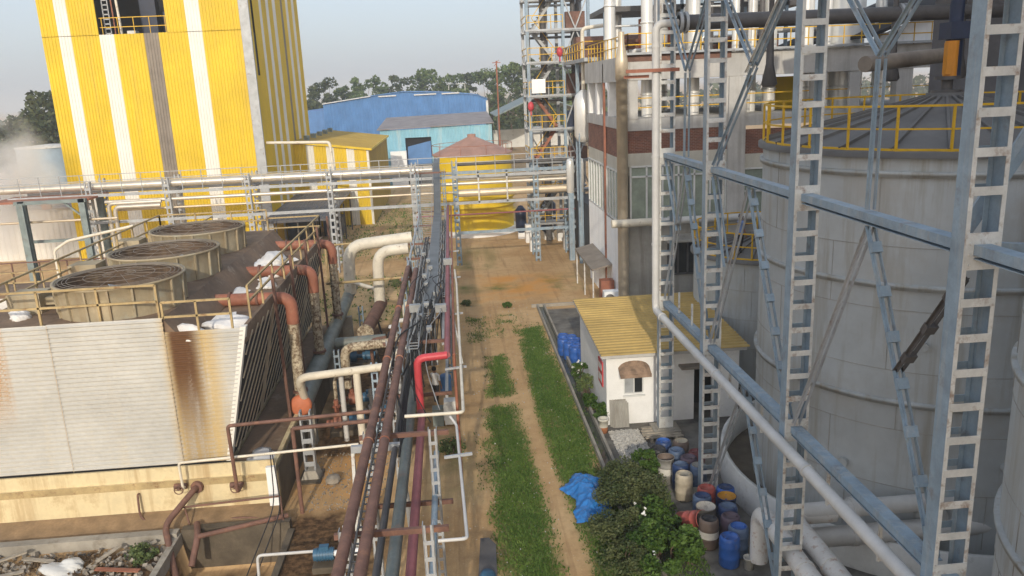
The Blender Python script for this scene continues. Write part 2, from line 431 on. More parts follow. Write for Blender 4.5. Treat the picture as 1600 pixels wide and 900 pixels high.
c = gmix(gmr(gn(2.2, 8), .5, .75, 0, .55), c, (.34, .205, .10))
c = gmix(gmr(gn(14, 6), .55, .75, 0, .5), c, (.70, .53, .34))
c = gmix(gmr(gn(40, 4), .6, .75, 0, .5), c, (.28, .175, .095))
rm = n.new("ShaderNodeMapping"); rm.inputs['Scale'].default_value = (2.6, .12, 1); l.new(tc.outputs['Object'], rm.inputs[0])
rt = n.new("ShaderNodeTexNoise"); rt.inputs['Scale'].default_value = 1.; rt.inputs['Detail'].default_value = 6; rt.inputs['Roughness'].default_value = .65; l.new(rm.outputs[0], rt.inputs['Vector'])
c = gmix(gmr(rt.outputs['Fac'], .52, .66, 0, .5), c, (.30, .18, .09))
vs = n.new("ShaderNodeTexVoronoi"); vs.inputs['Scale'].default_value = 3.2; l.new(tc.outputs['Object'], vs.inputs['Vector'])
c = gmix(gmr(vs.outputs['Distance'], .05, .10, .75, 0), c, (.66, .56, .42))
c = gmix(gmul(sp.outputs[2], gmr(gn(.5), .35, .6)), c, (.60, .30, .09))
c = gmix(gmul(sp.outputs[1], gmr(gn(.9, 7), .22, .42)), c, gmix(gmr(gn(5, 6), .4, .65), (.065, .038, .02), (.19, .11, .055)))
gc = gmix(gmr(gn(6, 6), .38, .66), (.05, .095, .018), (.15, .21, .05))
gc = gmix(gmr(gn(.8, 4), .5, .75, 0, .6), gc, (.20, .17, .07))
c = gmix(gmul(sp.outputs[0], gmr(gn(9, 8, .7), .28, .46)), c, gc)
cc = gmix(gmr(gn(1.3, 8), .35, .65), (.10, .095, .09), (.22, .21, .19))
cc = gmix(gmr(gn(.35, 4), .5, .7, 0, .7), cc, (.20, .17, .13))
c = gmix(an.outputs['Alpha'], c, cc)
l.new(c, b.inputs['Base Color'])
bp = n.new("ShaderNodeBump"); bp.inputs['Strength'].default_value = .55; bp.inputs['Distance'].default_value = .05
l.new(gn(9, 8, .7), bp.inputs['Height']); l.new(bp.outputs[0], b.inputs['Normal'])
me.materials.append(gm)
go = bpy.data.objects.new('ground', me); COL.objects.link(go); struct(go)

# grass blades where the turf grows
NB = 210000
bx = rng.uniform(.2, 6.6, NB); by = rng.uniform(11, 47, NB)
g, w, o, c = masks(bx, by)
keep = rng.uniform(0, 1, NB) < g*np.clip(nz(bx, by, 3.)*.6+.75, .08, 1)
bx, by = bx[keep], by[keep]
far_n = 16000
fx = rng.uniform(-12, -2.6, far_n); fy = rng.uniform(47, 100, far_n); gf = masks(fx, fy)[0]
kf = rng.uniform(0, 1, far_n) < gf; bx = np.r_[bx, fx[kf]]; by = np.r_[by, fy[kf]]
nb = len(bx); a = rng.uniform(0, 6.28, nb); h = rng.uniform(.03, .10, nb)*(1+.9*(nz(bx, by, 5.) > .75))*(1+.8*(by > 47)); wd = rng.uniform(.018, .04, nb)*(1+1.5*(by > 47))
ln = rng.normal(0, .04, (nb, 2))
V = np.zeros((nb, 3, 3))
V[:,0] = np.stack([bx-wd*np.cos(a), by-wd*np.sin(a), np.full(nb, -.01)], -1)
V[:,1] = np.stack([bx+wd*np.cos(a), by+wd*np.sin(a), np.full(nb, -.01)], -1)
V[:,2] = np.stack([bx+ln[:,0], by+ln[:,1], h], -1)
gt = np.clip(rng.beta(2, 2, nb)*.8+nz(bx, by, 1.)*.4+nz(bx, by, 4.)*.25, 0, 1)
struct(fastmesh('grass', V.reshape(-1, 3), 3, lf_grass, gt), 'stuff')

# drain: two low concrete kerbs with a dark wet strip between
mb = MB(); mb.box(4.70,4.80,14,48.2,-.05,.22); mb.box(5.12,5.22,14,48.2,-.05,.24)
mb.box(4.4,9.3,48.2,48.34,-.05,.2)
struct(mb.obj('drain_kerb', mt['conc']))
mb = MB(); mb.poly([(4.8,14,.03),(5.12,14,.03),(5.12,48.2,.03),(4.8,48.2,.03)]); struct(mb.obj('drain_water', mt['water']))
# far hazy wood line
def leafcloud(centers, radii, n, size, flat=.75):
    k = rng.integers(0, len(centers), n)
    d = rng.normal(0, 1, (n, 3)); d /= np.linalg.norm(d, axis=1)[:, None]
    r = rng.uniform(.35, 1, n)**.6
    P = centers[k]+d*(radii[k][:, None] if radii.ndim == 1 else radii[k])*r[:, None]
    u = rng.normal(0, 1, (n, 3)); u[:, 2] *= flat; u /= np.linalg.norm(u, axis=1)[:, None]
    v = np.cross(u, rng.normal(0, 1, (n, 3))); v /= np.linalg.norm(v, axis=1)[:, None]
    s = size*rng.uniform(.6, 1.35, n)[:, None]
    Q = np.stack([P-u*s, P+v*s*.55, P+u*s, P-v*s*.55], 1)
    tint = np.clip(.5+.28*rng.normal(0, 1, n)+.2*rng.normal(0, 1, len(centers))[k], 0, 1)
    return Q.reshape(-1, 3), tint
nn = 260
cs = np.stack([rng.uniform(-420, 420, nn), rng.uniform(300, 420, nn), rng.uniform(2, 6, nn)], -1)
Q, tn = leafcloud(cs, rng.uniform(5, 9, (nn, 1))*np.array([[1.5, 1, .8]]), 15000, 1.9)
struct(fastmesh('distant_woods', Q, 4, lf_dark, tn), 'stuff')
# low scrub along the plant fence
nn = 110
cs = np.stack([rng.uniform(-75, 60, nn), rng.uniform(185, 235, nn), rng.uniform(1, 4.2, nn)], -1)
Q, tn = leafcloud(cs, rng.uniform(3, 5.5, (nn, 1))*np.array([[1.4, 1, .9]]), 12000, .85)
struct(fastmesh('scrub', Q, 4, lf_tree, tn), 'stuff')

# ------------------------------------------------------------------ trees
def tree(name, label, loc, h, r, seed, n=1600, ls=.45, mat=None, trunk=.45, group=None, nclump=26, bare=False):
    global rng
    keep = rng; rng = np.random.default_rng(seed)
    x, y, z = loc
    t = thing(name, label, 'tree', loc, group)
    tb = MB()
    tr = [(x+rng.normal(0,.15)*k, y+rng.normal(0,.15)*k, z+h*.16*k) for k in range(5)]
    tb.tube(tr, [trunk*(1-.17*k)*.5 for k in range(5)], 8)
    cs = []
    for k in range(nclump):
        a = rng.uniform(0, 6.28); hh = rng.uniform(.32, .97); rr = r*math.sqrt(max(.05, 1-((hh-.55)/.5)**2))*rng.uniform(.25, 1)
        cs.append((x+rr*math.cos(a), y+rr*math.sin(a), z+h*hh))
        if k % 3 == 0 or bare:
            i = rng.integers(2, 5); m = Vector(tr[i])*.5+Vector(cs[-1])*.5+Vector((0,0,-.05*h))
            tb.tube([tr[i], m, cs[-1]], [trunk*.16, trunk*.1, trunk*.03], 5)
    tb.obj('trunk', mt['bark'], t)
    cs = np.array(cs)
    Q, tn = leafcloud(cs, rng.uniform(.16, .36, (nclump, 1))*r*np.array([[1.15, 1.15, .85]]), n, ls)
    Q = Q-np.array(loc)
    o = fastmesh('crown', Q, 4, mat or lf_tree, tn, t)
    rng = keep
    return t
TW = 'trees beyond the blue warehouse'
specs = [(-29,196,17,4.8,'broad dark green tree at the left end of the treeline, next to the yellow tower'),
         (-24.6,205,15.5,4.,'narrow tree just right of the leftmost treeline tree'),
         (-18.4,190,17,4.6,'upright tree with a small pointed top above the left half of the blue warehouse'),
         (-12.2,200,17.3,5.2,'round full tree just left of the blue warehouse ridge'),
         (-5.6,198,18.2,5.4,'tallest tree directly behind the ridge of the blue warehouse'),
         (.6,195,17.6,4.6,'compact round tree standing alone right of the warehouse ridge'),
         (5.0,215,17.2,3.6,'thin hazy tree with a ragged top behind the right part of the blue warehouse'),
         (9.6,190,17.6,4.8,'rounded tree beyond the right end of the blue warehouse'),
         (13.,176,18.4,5.,'dark tree behind the reddish lattice mast'),
         (17.,160,19.5,5.6,'large dark tree left of the steel stair tower'),
         (23,165,17.5,5.5,'tree seen through the open steel stair tower'),
         (29,170,17,5.5,'tree seen between the stair tower and the white process building')]
for i, (x, y, h, r, lb) in enumerate(specs):
    tree('broadleaf_tree', lb, (x, y, 0), h, r, 100+i, 2600, .42, lf_tree if i % 3 else lf_dark, .5, TW)
TL = 'trees behind the steam on the left'
tree('broadleaf_tree', 'large dense dark green tree hugging the left edge of the yellow tower', (-57,122,0), 15.5, 6.2, 131, 4200, .4, lf_dark, .6, TL, 34)
tree('broadleaf_tree', 'lower bushy olive tree at the far left edge behind the steam', (-65,128,0), 12, 5.5, 132, 2400, .42, lf_dark, .5, TL)
tree('broadleaf_tree', 'small green tree beside the blue roof at the foot of the yellow tower', (-49,110,0), 9.5, 4., 134, 1800, .36, lf_tree, .4, TL)
tree('bare_tree', 'thin leafless tree with bare twigs above the steam at far left', (-63.5,138,0), 16.5, 3.6, 133, 260, .3, lf_dark, .4, TL, 40, True)

# ------------------------------------------------------------------ yellow tower
TX0, TX1, TY0, TY1, TH = -33.2, -16.3, 72., 96., 27.
tw = thing('yellow_tower', 'tall yellow corrugated tower block with white and grey vertical stripes', 'tower building', (-24.8,84,0))
fs = [(-33.2,-31.85,0),(-31.85,-30.85,1),(-30.85,-28.6,0),(-28.6,-27.4,1),(-27.4,-25.0,0),(-25.0,-23.8,2),(-23.8,-21.4,0),(-21.4,-20.2,1),(-20.2,-17.0,0)]
OX0, OX1, OZ0 = -28.6, -23.05, 19.1
cl = MB()
for a, bq, mi in fs:
    cl.mi = mi
    segs = [(0, 6.4), (6.4, 12.7), (12.7, 19.1), (19.1, TH)]
    for j, (z0, z1) in enumerate(segs):
        if z0 >= 19.0:
            for u, v in ((a, min(bq, OX0)), (max(a, OX1), bq)):
                if v-u > .05: cl.ribs((u, TY0, z0+.002), (v-u, 0, 0), (0, 0, z1-z0), .05, .26)
        else:
            yo = .012*(j % 2)
            cl.ribs((a, TY0-yo, z0), (bq-a, 0, 0), (0, 0, z1-z0+.05), .05, .26)
for v in cl.v: pass
sy = [(72.15,75.1,0),(75.1,76.3,0),(76.3,77.3,1),(77.3,79.2,0),(79.2,80.4,1),(80.4,82.2,0),(82.2,83.6,1),(83.6,86.2,0),(86.2,87.2,2),(87.2,89.0,0),(89.0,90.3,1),(90.3,92.4,0),(92.4,93.8,1),(93.8,96,0)]
sw = MB()
for a, bq, mi in sy:
    sw.mi = mi
    if (a, bq) == (72.15, 75.1):
        sw.ribs((TX1, a, 0), (0, bq-a, 0), (0, 0, 15.4), .05, .28)
        sw.ribs((TX1, a, 15.4), (0, .9, 0), (0, 0, 12), .05, .28); sw.ribs((TX1, 74.0, 15.4), (0, 1.1, 0), (0, 0, 12), .05, .28)
        continue
    sw.ribs((TX1, a, 0), (0, bq-a, 0), (0, 0, TH), .05, .28)
cl.obj('front_cladding', [mt['yellow'], mt['white_sheet'], mt['grey_sheet']], tw)
sw.obj('side_cladding', [mt['yellow'], mt['white_sheet'], mt['grey_sheet']], tw)
mb = MB(); mb.box(-17.0,-16.45,71.9,72.02,0,TH); mb.box(-16.5,-16.2,71.88,72.15,0,TH); mb.obj('corner_flashing', mt['steel_grey'], tw)
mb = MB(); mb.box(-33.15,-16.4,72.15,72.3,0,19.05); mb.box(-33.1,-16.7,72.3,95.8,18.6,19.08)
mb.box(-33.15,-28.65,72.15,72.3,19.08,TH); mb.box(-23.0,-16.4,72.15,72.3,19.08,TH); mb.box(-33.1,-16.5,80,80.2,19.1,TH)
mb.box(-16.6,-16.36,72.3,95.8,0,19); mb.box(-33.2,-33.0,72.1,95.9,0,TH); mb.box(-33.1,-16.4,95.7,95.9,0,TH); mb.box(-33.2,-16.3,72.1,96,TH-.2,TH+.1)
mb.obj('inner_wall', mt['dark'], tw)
rl = MB()
for z in (19.75, 20.5): rl.bar((OX0,72.4,z),(OX1,72.4,z),.06,.06)
for k in range(5): x = OX0+.2+k*(OX1-OX0-.4)/4; rl.bar((x,72.4,19.1),(x,72.4,20.5),.05,.05)
rl.obj('handrail', mt['rail_yellow'], tw)
ld = MB()
for x in (-28.35,-27.9): ld.bar((x,72.9,19.1),(x,72.9,TH),.07,.07)
for k in range(20): ld.bar((-28.35,72.9,19.3+k*.38),(-27.9,72.9,19.3+k*.38),.07,.1)
ld.obj('ladder', mt['steel_grey'], tw)
mb = MB(); mb.tube([(-27.1,73,19.1),(-27.4,73,TH)], .11, 8); mb.obj('riser_pipe', mt['cream'], tw)
mb = MB(); mb.tube([(-27.6,73,19.1),(-27.7,73,TH)], .06, 8); mb.obj('riser_pipe', mt['redbrown'], tw)
mb = MB(); mb.box(-26.6,-25.9,72.8,73.6,19.08,19.45); mb.obj('sack', mt['white_dirty'], tw)
mb = MB(); mb.box(-24.5,-23.4,76,77,19.1,21.2); mb.box(-26.8,-25.4,77,78,19.1,22.5); mb.obj('machine', mt['navy'], tw)

# annex with lean-to yellow roof
ax = thing('yellow_annex', 'low yellow and white striped annex with a sloping yellow roof joined to the tower', 'building', (-12.4,96,0))
mb = MB()
x = -16.25; k = 0
while x < -8.65:
    x2 = min(x+(1.25 if k % 2 == 0 else .8), -8.6); mb.mi = 0 if k % 2 == 0 else 1
    mb.ribs((x,85,0),(x2-x,0,0),(0,0,8.75-(x+16.25)*.137),.05,.28); x = x2; k += 1
mb.mi = 2; mb.ribs((-8.6,85,0),(0,24.4,0),(0,0,7.65),.05,.3); mb.obj('wall', [mt['yellow'], mt['white_sheet'], mt['yellow_dark']], ax)
mb = MB(); mb.ribs((-16.28,109.6,9.0),(0,-24.8,0),(7.95,0,-1.1),.05,.3); mb.obj('roof', mt['yellow_dark'], ax)
mb = MB(); mb.bar((-16.28,84.75,8.95),(-8.3,84.75,7.85),.08,.22); mb.bar((-8.3,84.75,7.85),(-8.3,109.6,7.85),.08,.22); mb.obj('roof_edge', mt['yellow'], ax)
for k in range(5):
    mb = MB(); yy = 88+k*4.4; mb.box(-15.6,-15.1,yy,yy+.5,8.75,9.15); mb.cyl((-15.35,yy+.25),.32,9.15,9.4,10); mb.obj('roof_vent', mt['steel_green'], ax)
# canopy beside the tower
cn = thing('grey_canopy', 'dark grey sheet canopy on slim black posts beside the yellow tower', 'canopy', (-13.3,75,0))
mb = MB(); mb.ribs((-16.1,67.2,3.5),(5.6,0,0),(0,17,.35),.05,.4); mb.box(-16.1,-10.5,67.1,67.2,3.35,3.55); mb.obj('roof', mt['canopy'], cn)
for x in (-16,-13.2,-10.6):
    for y in (67.4,72,77,82):
        mb = MB(); mb.box(x-.06,x+.06,y-.06,y+.06,0,3.4); mb.obj('post', mt['pipe_dark'], cn)
mb = MB(); mb.box(-16,-13.8,77,79.5,0,2.1); mb.box(-13,-11.2,79,82,0,1.7); mb.obj('bench', mt['navy'], cn)
mb = MB(); mb.pipe([(-16.1,72.6,9.66),(-10.3,70,9.6),(-10.2,70,7.3)],.13,10); 
solo(mb,'elbow_pipe','cream pipe running out of the yellow tower and bending down to the pipe rack','pipe',mt['cream'],(-10.2,70,7.3))

# ------------------------------------------------------------------ background buildings
bw = thing('blue_warehouse', 'wide bright blue warehouse with a low gabled roof in front of the trees', 'warehouse', (-8,170,0))
mb = MB(); 
prof = [(-22.6,11.9),(-14,12.9),(-8.6,13.4),(-7.6,13.4),(0,12.9),(5.2,12.3),(7,11.5)]
for (xa, za), (xb, zb) in zip(prof, prof[1:]):
    nseg = max(1, round((xb-xa)/.5))
    for k in range(nseg):
        u = xa+(xb-xa)*k/nseg; v = xa+(xb-xa)*(k+1)/nseg; zu = za+(zb-za)*k/nseg; zv = za+(zb-za)*(k+1)/nseg; m_ = (u+v)/2
        mb.poly([(u,150,0),(m_,149.93,0),(m_,149.93,(zu+zv)/2),(u,150,zu)]); mb.poly([(m_,149.93,0),(v,150,0),(v,150,zv),(m_,149.93,(zu+zv)/2)])
mb.poly([(7,150,0),(7,190,0),(7,190,11.5),(7,150,11.5)]); mb.poly([(-22.6,190,0),(-22.6,150,0),(-22.6,150,11.9),(-22.6,190,11.9)])
mb.obj('wall', mt['blue_sheet'], bw)
mb = MB()
for (xa, za), (xb, zb) in zip(prof, prof[1:]): mb.prism([(xa,149.7,za+.02),(xb,149.7,zb+.02),(xb,190,zb+.02),(xa,190,za+.02)],(0,0,.14))
mb.obj('roof', mt['blue_sheet'], bw)
mb = MB(); mb.box(6.75,7.15,149.7,149.92,3,11.3); mb.obj('white_trim', mt['white_dirty'], bw)
mb = MB(); mb.bar((-22.7,149.62,11.95),(-14,149.62,12.95),.1,.16); mb.obj('white_trim', mt['white_dirty'], bw)
for xa, xb in ((-12.6,-9.4),(-6.2,-2.2),(-1.2,2)): mb = MB(); mb.bar((xa,149.62,12.82),(xb,149.62,12.86),.08,.22); mb.obj('white_trim', mt['white_dirty'], bw)
mb = MB(); mb.box(-29,-22.8,158,190,0,10.6); solo(mb,'blue_lean_to','lower blue side wing at the left end of the blue warehouse','building',mt['blue_sheet'],(-26,174,0))
sh = thing('pale_blue_shed', 'pale blue corrugated shed with a grey roof and an open dark doorway', 'shed', (-2.2,124,0))
mb = MB(); 
for a, bq, z0, z1 in ((-10.3,-6.7,0,8.1),(-6.7,-2.9,6.9,8.1),(-2.9,6.1,0,8.3)): mb.ribs((a,120,z0),(bq-a,0,0),(0,0,z1-z0),.05,.4)
mb.box(-10.3,-10.1,120.1,136,0,8.1); mb.box(5.9,6.1,120.1,136,0,8.1); mb.obj('wall', mt['pale_blue_sheet'], sh)
mb = MB(); mb.prism([(-10.7,119.6,8.15),(6.4,119.6,8.45),(6.4,140,9.5),(-10.7,140,9.2)],(0,0,.12)); mb.obj('roof', mt['sheet_grey_roof'], sh)
mb = MB(); mb.box(-6.7,-2.9,120.7,120.8,0,7); mb.obj('doorway', mt['dark'], sh)
mb = MB(); mb.prism([(-6.6,120.3,3),(-3,120.3,3),(-3,120.3,6.3),(-6.4,120.3,5.6)],(0,.2,0)); solo(mb,'hanging_tarp','bright blue sheet hung across the doorway of the pale blue shed','tarpaulin',mt['blue_sheet'],(-4.7,120.4,3))
mb = MB(); mb.box(-8.9,-6.6,118.4,119.6,0,5.1); mb.box(-8.8,-8.2,118.3,118.4,1,4.2); solo(mb,'white_cabin','small white box cabin in front of the pale blue shed','cabin',mt['panel'],(-7.8,119,0))
gs = thing('open_grey_shed', 'grey open sided shed roof behind the reddish mast', 'shed', (10,118,0))
mb = MB(); mb.prism([(6.3,112,9.6),(12.5,112,12.2),(12.5,128,12.2),(6.3,128,9.6)],(0,0,.15)); mb.prism([(12.5,112,12.2),(19,112,9.6),(19,128,9.6),(12.5,128,12.2)],(0,0,.15)); mb.obj('roof', mt['steel_green'], gs)
for x in (6.6,12.5,18.6):
    for y in (112.4,127): mb = MB(); mb.box(x-.1,x+.1,y-.1,y+.1,0,9.6); mb.obj('post', mt['pipe_dark'], gs)
mb = MB(); mb.box(6.4,18,124,124.2,4.5,7.2); mb.obj('wall', mt['white_dirty'], gs)
ms = thing('reddish_mast', 'tall thin reddish pole with a small crossarm in front of the dark trees', 'mast', (6,100,0))
mb = MB(); mb.tube([(6,100,0),(6,100,16.6)],.09,8); mb.obj('pole', mt['redbrown'], ms)
mb = MB(); mb.bar((5.5,100,16.4),(6.5,100,16.4),.08,.08); mb.bar((5.7,100,16),(6.3,100,16.7),.06,.06); mb.obj('crossarm', mt['redbrown'], ms)
gp = thing('goal_frame', 'pale goal shaped steel frame rising behind the blue warehouse roof', 'frame', (2,194,0))
mb = MB()
for x in (.2,4): mb.bar((x,194,0),(x,194,14.8),.16,.16)
mb.bar((.2,194,14.7),(4,194,14.7),.16,.16); mb.obj('bar', mt['steel_pale'], gp)

# yellow storage tank beyond the rack
yt = thing('yellow_tank', 'round yellow storage tank with a faded red cone roof behind the pipe rack', 'tank', (1.95,77.5,0))
mb = MB(); mb.cyl((1.95,77.5),3.72,.45,7.45,40); mb.obj('shell', mt['yellow'], yt)
mb = MB(); mb.lathe([(3.85,7.45),(3.85,7.55),(.4,9.05),(.4,9.3),(.01,9.35)],(1.95,77.5,0),20,sm=False); mb.obj('roof', mt['pink_roof'], yt)
mb = MB()
for z in (2.0,2.75,3.5): mb.lathe([(3.72,z-.1),(3.95,z-.1),(3.95,z+.1),(3.72,z+.1)],(1.95,77.5,0),40)
mb.obj('hoop', mt['yellow'], yt)
mb = MB(); mb.cyl((1.95,77.5),4.1,0,.5,36); mb.obj('base', mt['plaster'], yt)
rl = MB()
for k in range(20):
    a = 2*math.pi*k/20; p = (1.95+3.8*math.cos(a),77.5+3.8*math.sin(a))
    if k % 2 == 0: rl.bar((*p,7.5),(*p,8.4),.04,.04)
    a2 = a+2*math.pi/20; q = (1.95+3.8*math.cos(a2),77.5+3.8*math.sin(a2)); rl.bar((*p,8.4),(*q,8.4),.04,.04)
rl.obj('handrail', mt['redbrown'], yt)

# left background: low white building, silver tank, blue roof
lb = thing('white_low_building', 'long low white building with open lean-to at the left of the yellow tower', 'building', (-37,77,0))
mb = MB(); mb.box(-43,-33.4,75,80,0,4.6); mb.obj('wall', mt['white_sheet'], lb)
mb = MB(); mb.prism([(-43.3,74.6,4.6),(-33.3,74.6,4.6),(-33.3,80,5),(-43.3,80,5)],(0,0,.12)); mb.obj('roof', mt['sheet_grey_roof'], lb)
mb = MB(); 
mb = MB(); mb.ribs((-42.9,74.97,.1),(9.4,0,0),(0,0,4.3),.04,.5); mb.obj('shutter', mt['white_sheet'], lb)
st = thing('silver_tank', 'pale blue grey cylindrical tank half lost in the steam at the left edge', 'tank', (-43.5,92,0))
mb = MB(); mb.cyl((-43.5,92),3.4,0,9.3,32); mb.obj('shell', mt['box_blue'], st)
mb = MB(); mb.lathe([(3.5,9.3),(3.5,9.42),(.2,9.65)],(-43.5,92,0),32); mb.obj('roof', mt['steel_pale'], st)
bs_ = thing('blue_roof_shed', 'blue roofed shed between the silver tank and the yellow tower', 'shed', (-40,100,0))
mb = MB(); mb.box(-44,-36,98,104,0,6.4); mb.obj('wall', mt['steel_green'], bs_)
mb = MB(); mb.prism([(-44.4,97,6.3),(-35.7,97,6.3),(-35.7,105,8.2),(-44.4,105,8.2)],(0,0,.12)); mb.obj('roof', mt['blue_sheet'], bs_)
mb = MB(); mb.cyl((-36.3,74),.42,4.7,5.9,14); mb.lathe([(.42,5.9),(.2,6.15),(.01,6.2)],(-36.3,74,0),14); solo(mb,'orange_drum','small orange drum standing on the low white building roof','drum',mt['orange'],(-36.3,74,4.7))
# ------------------------------------------------------------------ process building (right)
pb = thing('process_building', 'large process building with brick bands, green glazing and an open concrete top floor', 'factory building', (18,50,0))
mb = MB(); mb.box(9.5,30,43.1,43.4,0,5.9); mb.box(9.5,9.8,43.4,55.5,0,5.5); mb.box(9.5,30,55.2,55.5,0,9); mb.obj('wall', mt['plaster_grey'], pb)
mb = MB(); mb.box(9.45,15.0,43.02,43.4,9.0,9.72); mb.box(9.45,9.8,43.4,55.5,8.5,9.3); mb.box(15.8,30,43.02,43.4,8.6,9.4); mb.obj('plaster_band', mt['plaster_cream'], pb)
brick = bpy.data.materials.new('red_brick'); brick.use_nodes = True
t = brick.node_tree; n = t.nodes; l = t.links
tcb = n.new("ShaderNodeTexCoord"); br = n.new("ShaderNodeTexBrick"); mp = n.new("ShaderNodeMapping")
sx = n.new("ShaderNodeSeparateXYZ"); cx = n.new("ShaderNodeCombineXYZ"); ad = n.new("ShaderNodeMath")
l.new(tcb.outputs['Object'], sx.inputs[0]); l.new(sx.outputs[0], ad.inputs[0]); l.new(sx.outputs[1], ad.inputs[1])
l.new(ad.outputs[0], cx.inputs[0]); l.new(sx.outputs[2], cx.inputs[1]); l.new(cx.outputs[0], br.inputs['Vector'])
br.inputs['Scale'].default_value = 1; br.inputs['Brick Width'].default_value = .24; br.inputs['Row Height'].default_value = .085; br.inputs['Mortar Size'].default_value = .008
br.inputs['Color1'].default_value = (.24,.085,.05,1); br.inputs['Color2'].default_value = (.15,.06,.04,1); br.inputs['Mortar'].default_value = (.30,.22,.18,1)
nt = n.new("ShaderNodeTexNoise"); nt.inputs['Scale'].default_value = 1.4; nt.inputs['Detail'].default_value = 7; l.new(tcb.outputs['Object'], nt.inputs['Vector'])
mx = n.new("ShaderNodeMix"); mx.data_type = 'RGBA'; mr_ = n.new("ShaderNodeMapRange"); mr_.inputs[1].default_value = .45; mr_.inputs[2].default_value = .7; mr_.inputs[4].default_value = .65
l.new(nt.outputs['Fac'], mr_.inputs[0]); l.new(mr_.outputs[0], mx.inputs[0]); l.new(br.outputs['Color'], mx.inputs[6]); mx.inputs[7].default_value = (.13,.06,.045,1)
l.new(mx.outputs[2], n["Principled BSDF"].inputs['Base Color']); n["Principled BSDF"].inputs['Roughness'].default_value = .9
mb = MB(); mb.box(9.46,15.0,43.05,43.4,9.72,10.92); mb.box(15.8,30,43.05,43.4,9.4,10.7); mb.box(9.46,9.8,43.4,55.5,9.3,10.92); mb.obj('brick_band', brick, pb)
mb = MB(); mb.box(9.4,30,43.0,55.6,10.92,11.55); mb.obj('floor_slab', mt['conc_lt'], pb)
mb = MB(); mb.box(9.4,30.2,42.9,43.5,13.55,14.8); mb.box(9.3,9.9,43.5,55.6,13.5,14.8); mb.box(9.9,30.2,55,55.6,13.55,14.8); mb.obj('top_beam', mt['conc_lt'], pb)
mb = MB(); mb.box(9.35,15.0,42.87,42.9,14.5,14.83); mb.obj('stained_edge', mt['rust'], pb)
mb = MB(); mb.box(9.3,30,42.6,43.5,14.83,14.95); mb.obj('edge_walkway', mt['steel_grey'], pb)
mb = MB(); mb.box(9.9,30.2,43.5,55,14.5,14.8); mb.obj('top_floor', mt['conc'], pb)
for x, w in ((9.4,.6),(14.7,1.0),(19.6,.7),(24.2,.9),(28.6,.8)):
    mb = MB(); mb.box(x+.003,x+w,42.95,43.55,11.55,13.55); mb.obj('column', mt['conc_lt'], pb)
for x, w in ((14.9,.95),(21.5,.6),(26.5,.6)):
    mb = MB(); mb.box(x,x+w,42.8,43.0,0,13.5); mb.obj('column', mt['conc_lt'], pb)
for y in (48,52,55): mb = MB(); mb.box(9.403,9.85,y-.35,y+.25,11.55,13.5); mb.obj('column', mt['plaster'], pb)
# glazing bands
def glazing(parent, p0, dx, h, nb, gm, fm, nrm, split=None):
    p0 = Vector(p0); dx = Vector(dx); nr = Vector(nrm)
    g = MB(); g.poly([p0,p0+dx,p0+dx+Vector((0,0,h)),p0+Vector((0,0,h))]); w = g.obj('window', gm, parent)
    f = MB(); 
    for k in range(nb+1):
        q = p0+dx*k/nb+nr*.04; f.bar(q,q+Vector((0,0,h)),.09,.09,nr)
    for z in (0,h)+((split,) if split else ()): f.bar(p0+nr*.04+Vector((0,0,z)),p0+dx+nr*.04+Vector((0,0,z)),.09,.09)
    f.obj('frame', fm, w)
glazing(pb,(9.6,43.08,5.95),(5.3,0,0),3.05,6,mt['glass_green'],mt['frame_white'],(0,-1,0),2.5)
glazing(pb,(15.9,43.08,5.95),(8,0,0),2.65,6,mt['glass_green'],mt['frame_white'],(0,-1,0),1.4)
glazing(pb,(9.47,55.4,5.6),(0,-6.0,0),2.9,6,mt['glass_green'],mt['frame_white'],(-1,0,0))
glazing(pb,(9.47,48.9,5.6),(0,-5.2,0),2.9,6,mt['glass_green'],mt['frame_white'],(-1,0,0))
glazing(pb,(11.7,43.08,2.9),(2.2,0,0),1.9,4,mt['glass_dark'],mt['pipe_dark'],(0,-1,0))
mb = MB(); mb.prism([(11.3,42.2,4.85),(14.3,42.2,4.85),(14.3,43.1,5.05),(11.3,43.1,5.05)],(0,0,.12)); mb.obj('window_hood', mt['plaster_grey'], pb)
mb = MB(); mb.ribs((9.4,55.5,.0),(0,-6.3,0),(0,0,5.55),.03,.5); mb.ribs((9.38,49.1,0),(0,-5.7,0),(0,0,5.5),.03,.5); mb.obj('white_cladding', mt['panel'], pb)
mb = MB(); mb.box(9.3,9.42,49.0,49.25,0,14.6); mb.obj('downpipe', mt['redbrown'], pb)
mb = MB(); mb.lathe([(.3,0),(.3,13.6),(.34,13.6),(.34,14.6),(.16,15.4),(.16,16)],(9.1,42.75,0),16); mb.obj('vent_duct', mt['clad_tan'], pb)
mb = MB()
for z in (15.35,15.9):
    mb.bar((9.5,43.0,z),(30,43.0,z),.05,.05)
    mb.bar((9.5,43.0,z),(9.5,55.4,z),.05,.05)
for k in range(22): x = 9.5+k*.97; mb.bar((x,43.0,14.8),(x,43.0,15.9),.045,.045)
for k in range(12): mb.bar((9.5,43+k*1.1,14.8),(9.5,43+k*1.1,15.9),.045,.045)
mb.obj('handrail', mt['rail_yellow'], pb)
mb = MB()
for z in (12.1,12.6): mb.bar((10,43.6,z),(28.5,43.6,z),.05,.05)
mb.obj('handrail', mt['rail_yellow'], pb)
mb = MB(); mb.prism([(22.9,43.0,14.8),(30.2,43.0,14.8),(30.2,43.0,18.0),(27.2,43.0,16.9),(23.2,43.0,15.3)],(0,.2,0)); mb.obj('gable_wall', mt['panel'], pb)
mb = MB(); mb.prism([(22.3,42.2,15.2),(30.5,42.2,18.25),(30.5,55,18.25),(22.3,55,15.2)],(0,0,.18)); mb.obj('roof', mt['dark'], pb)
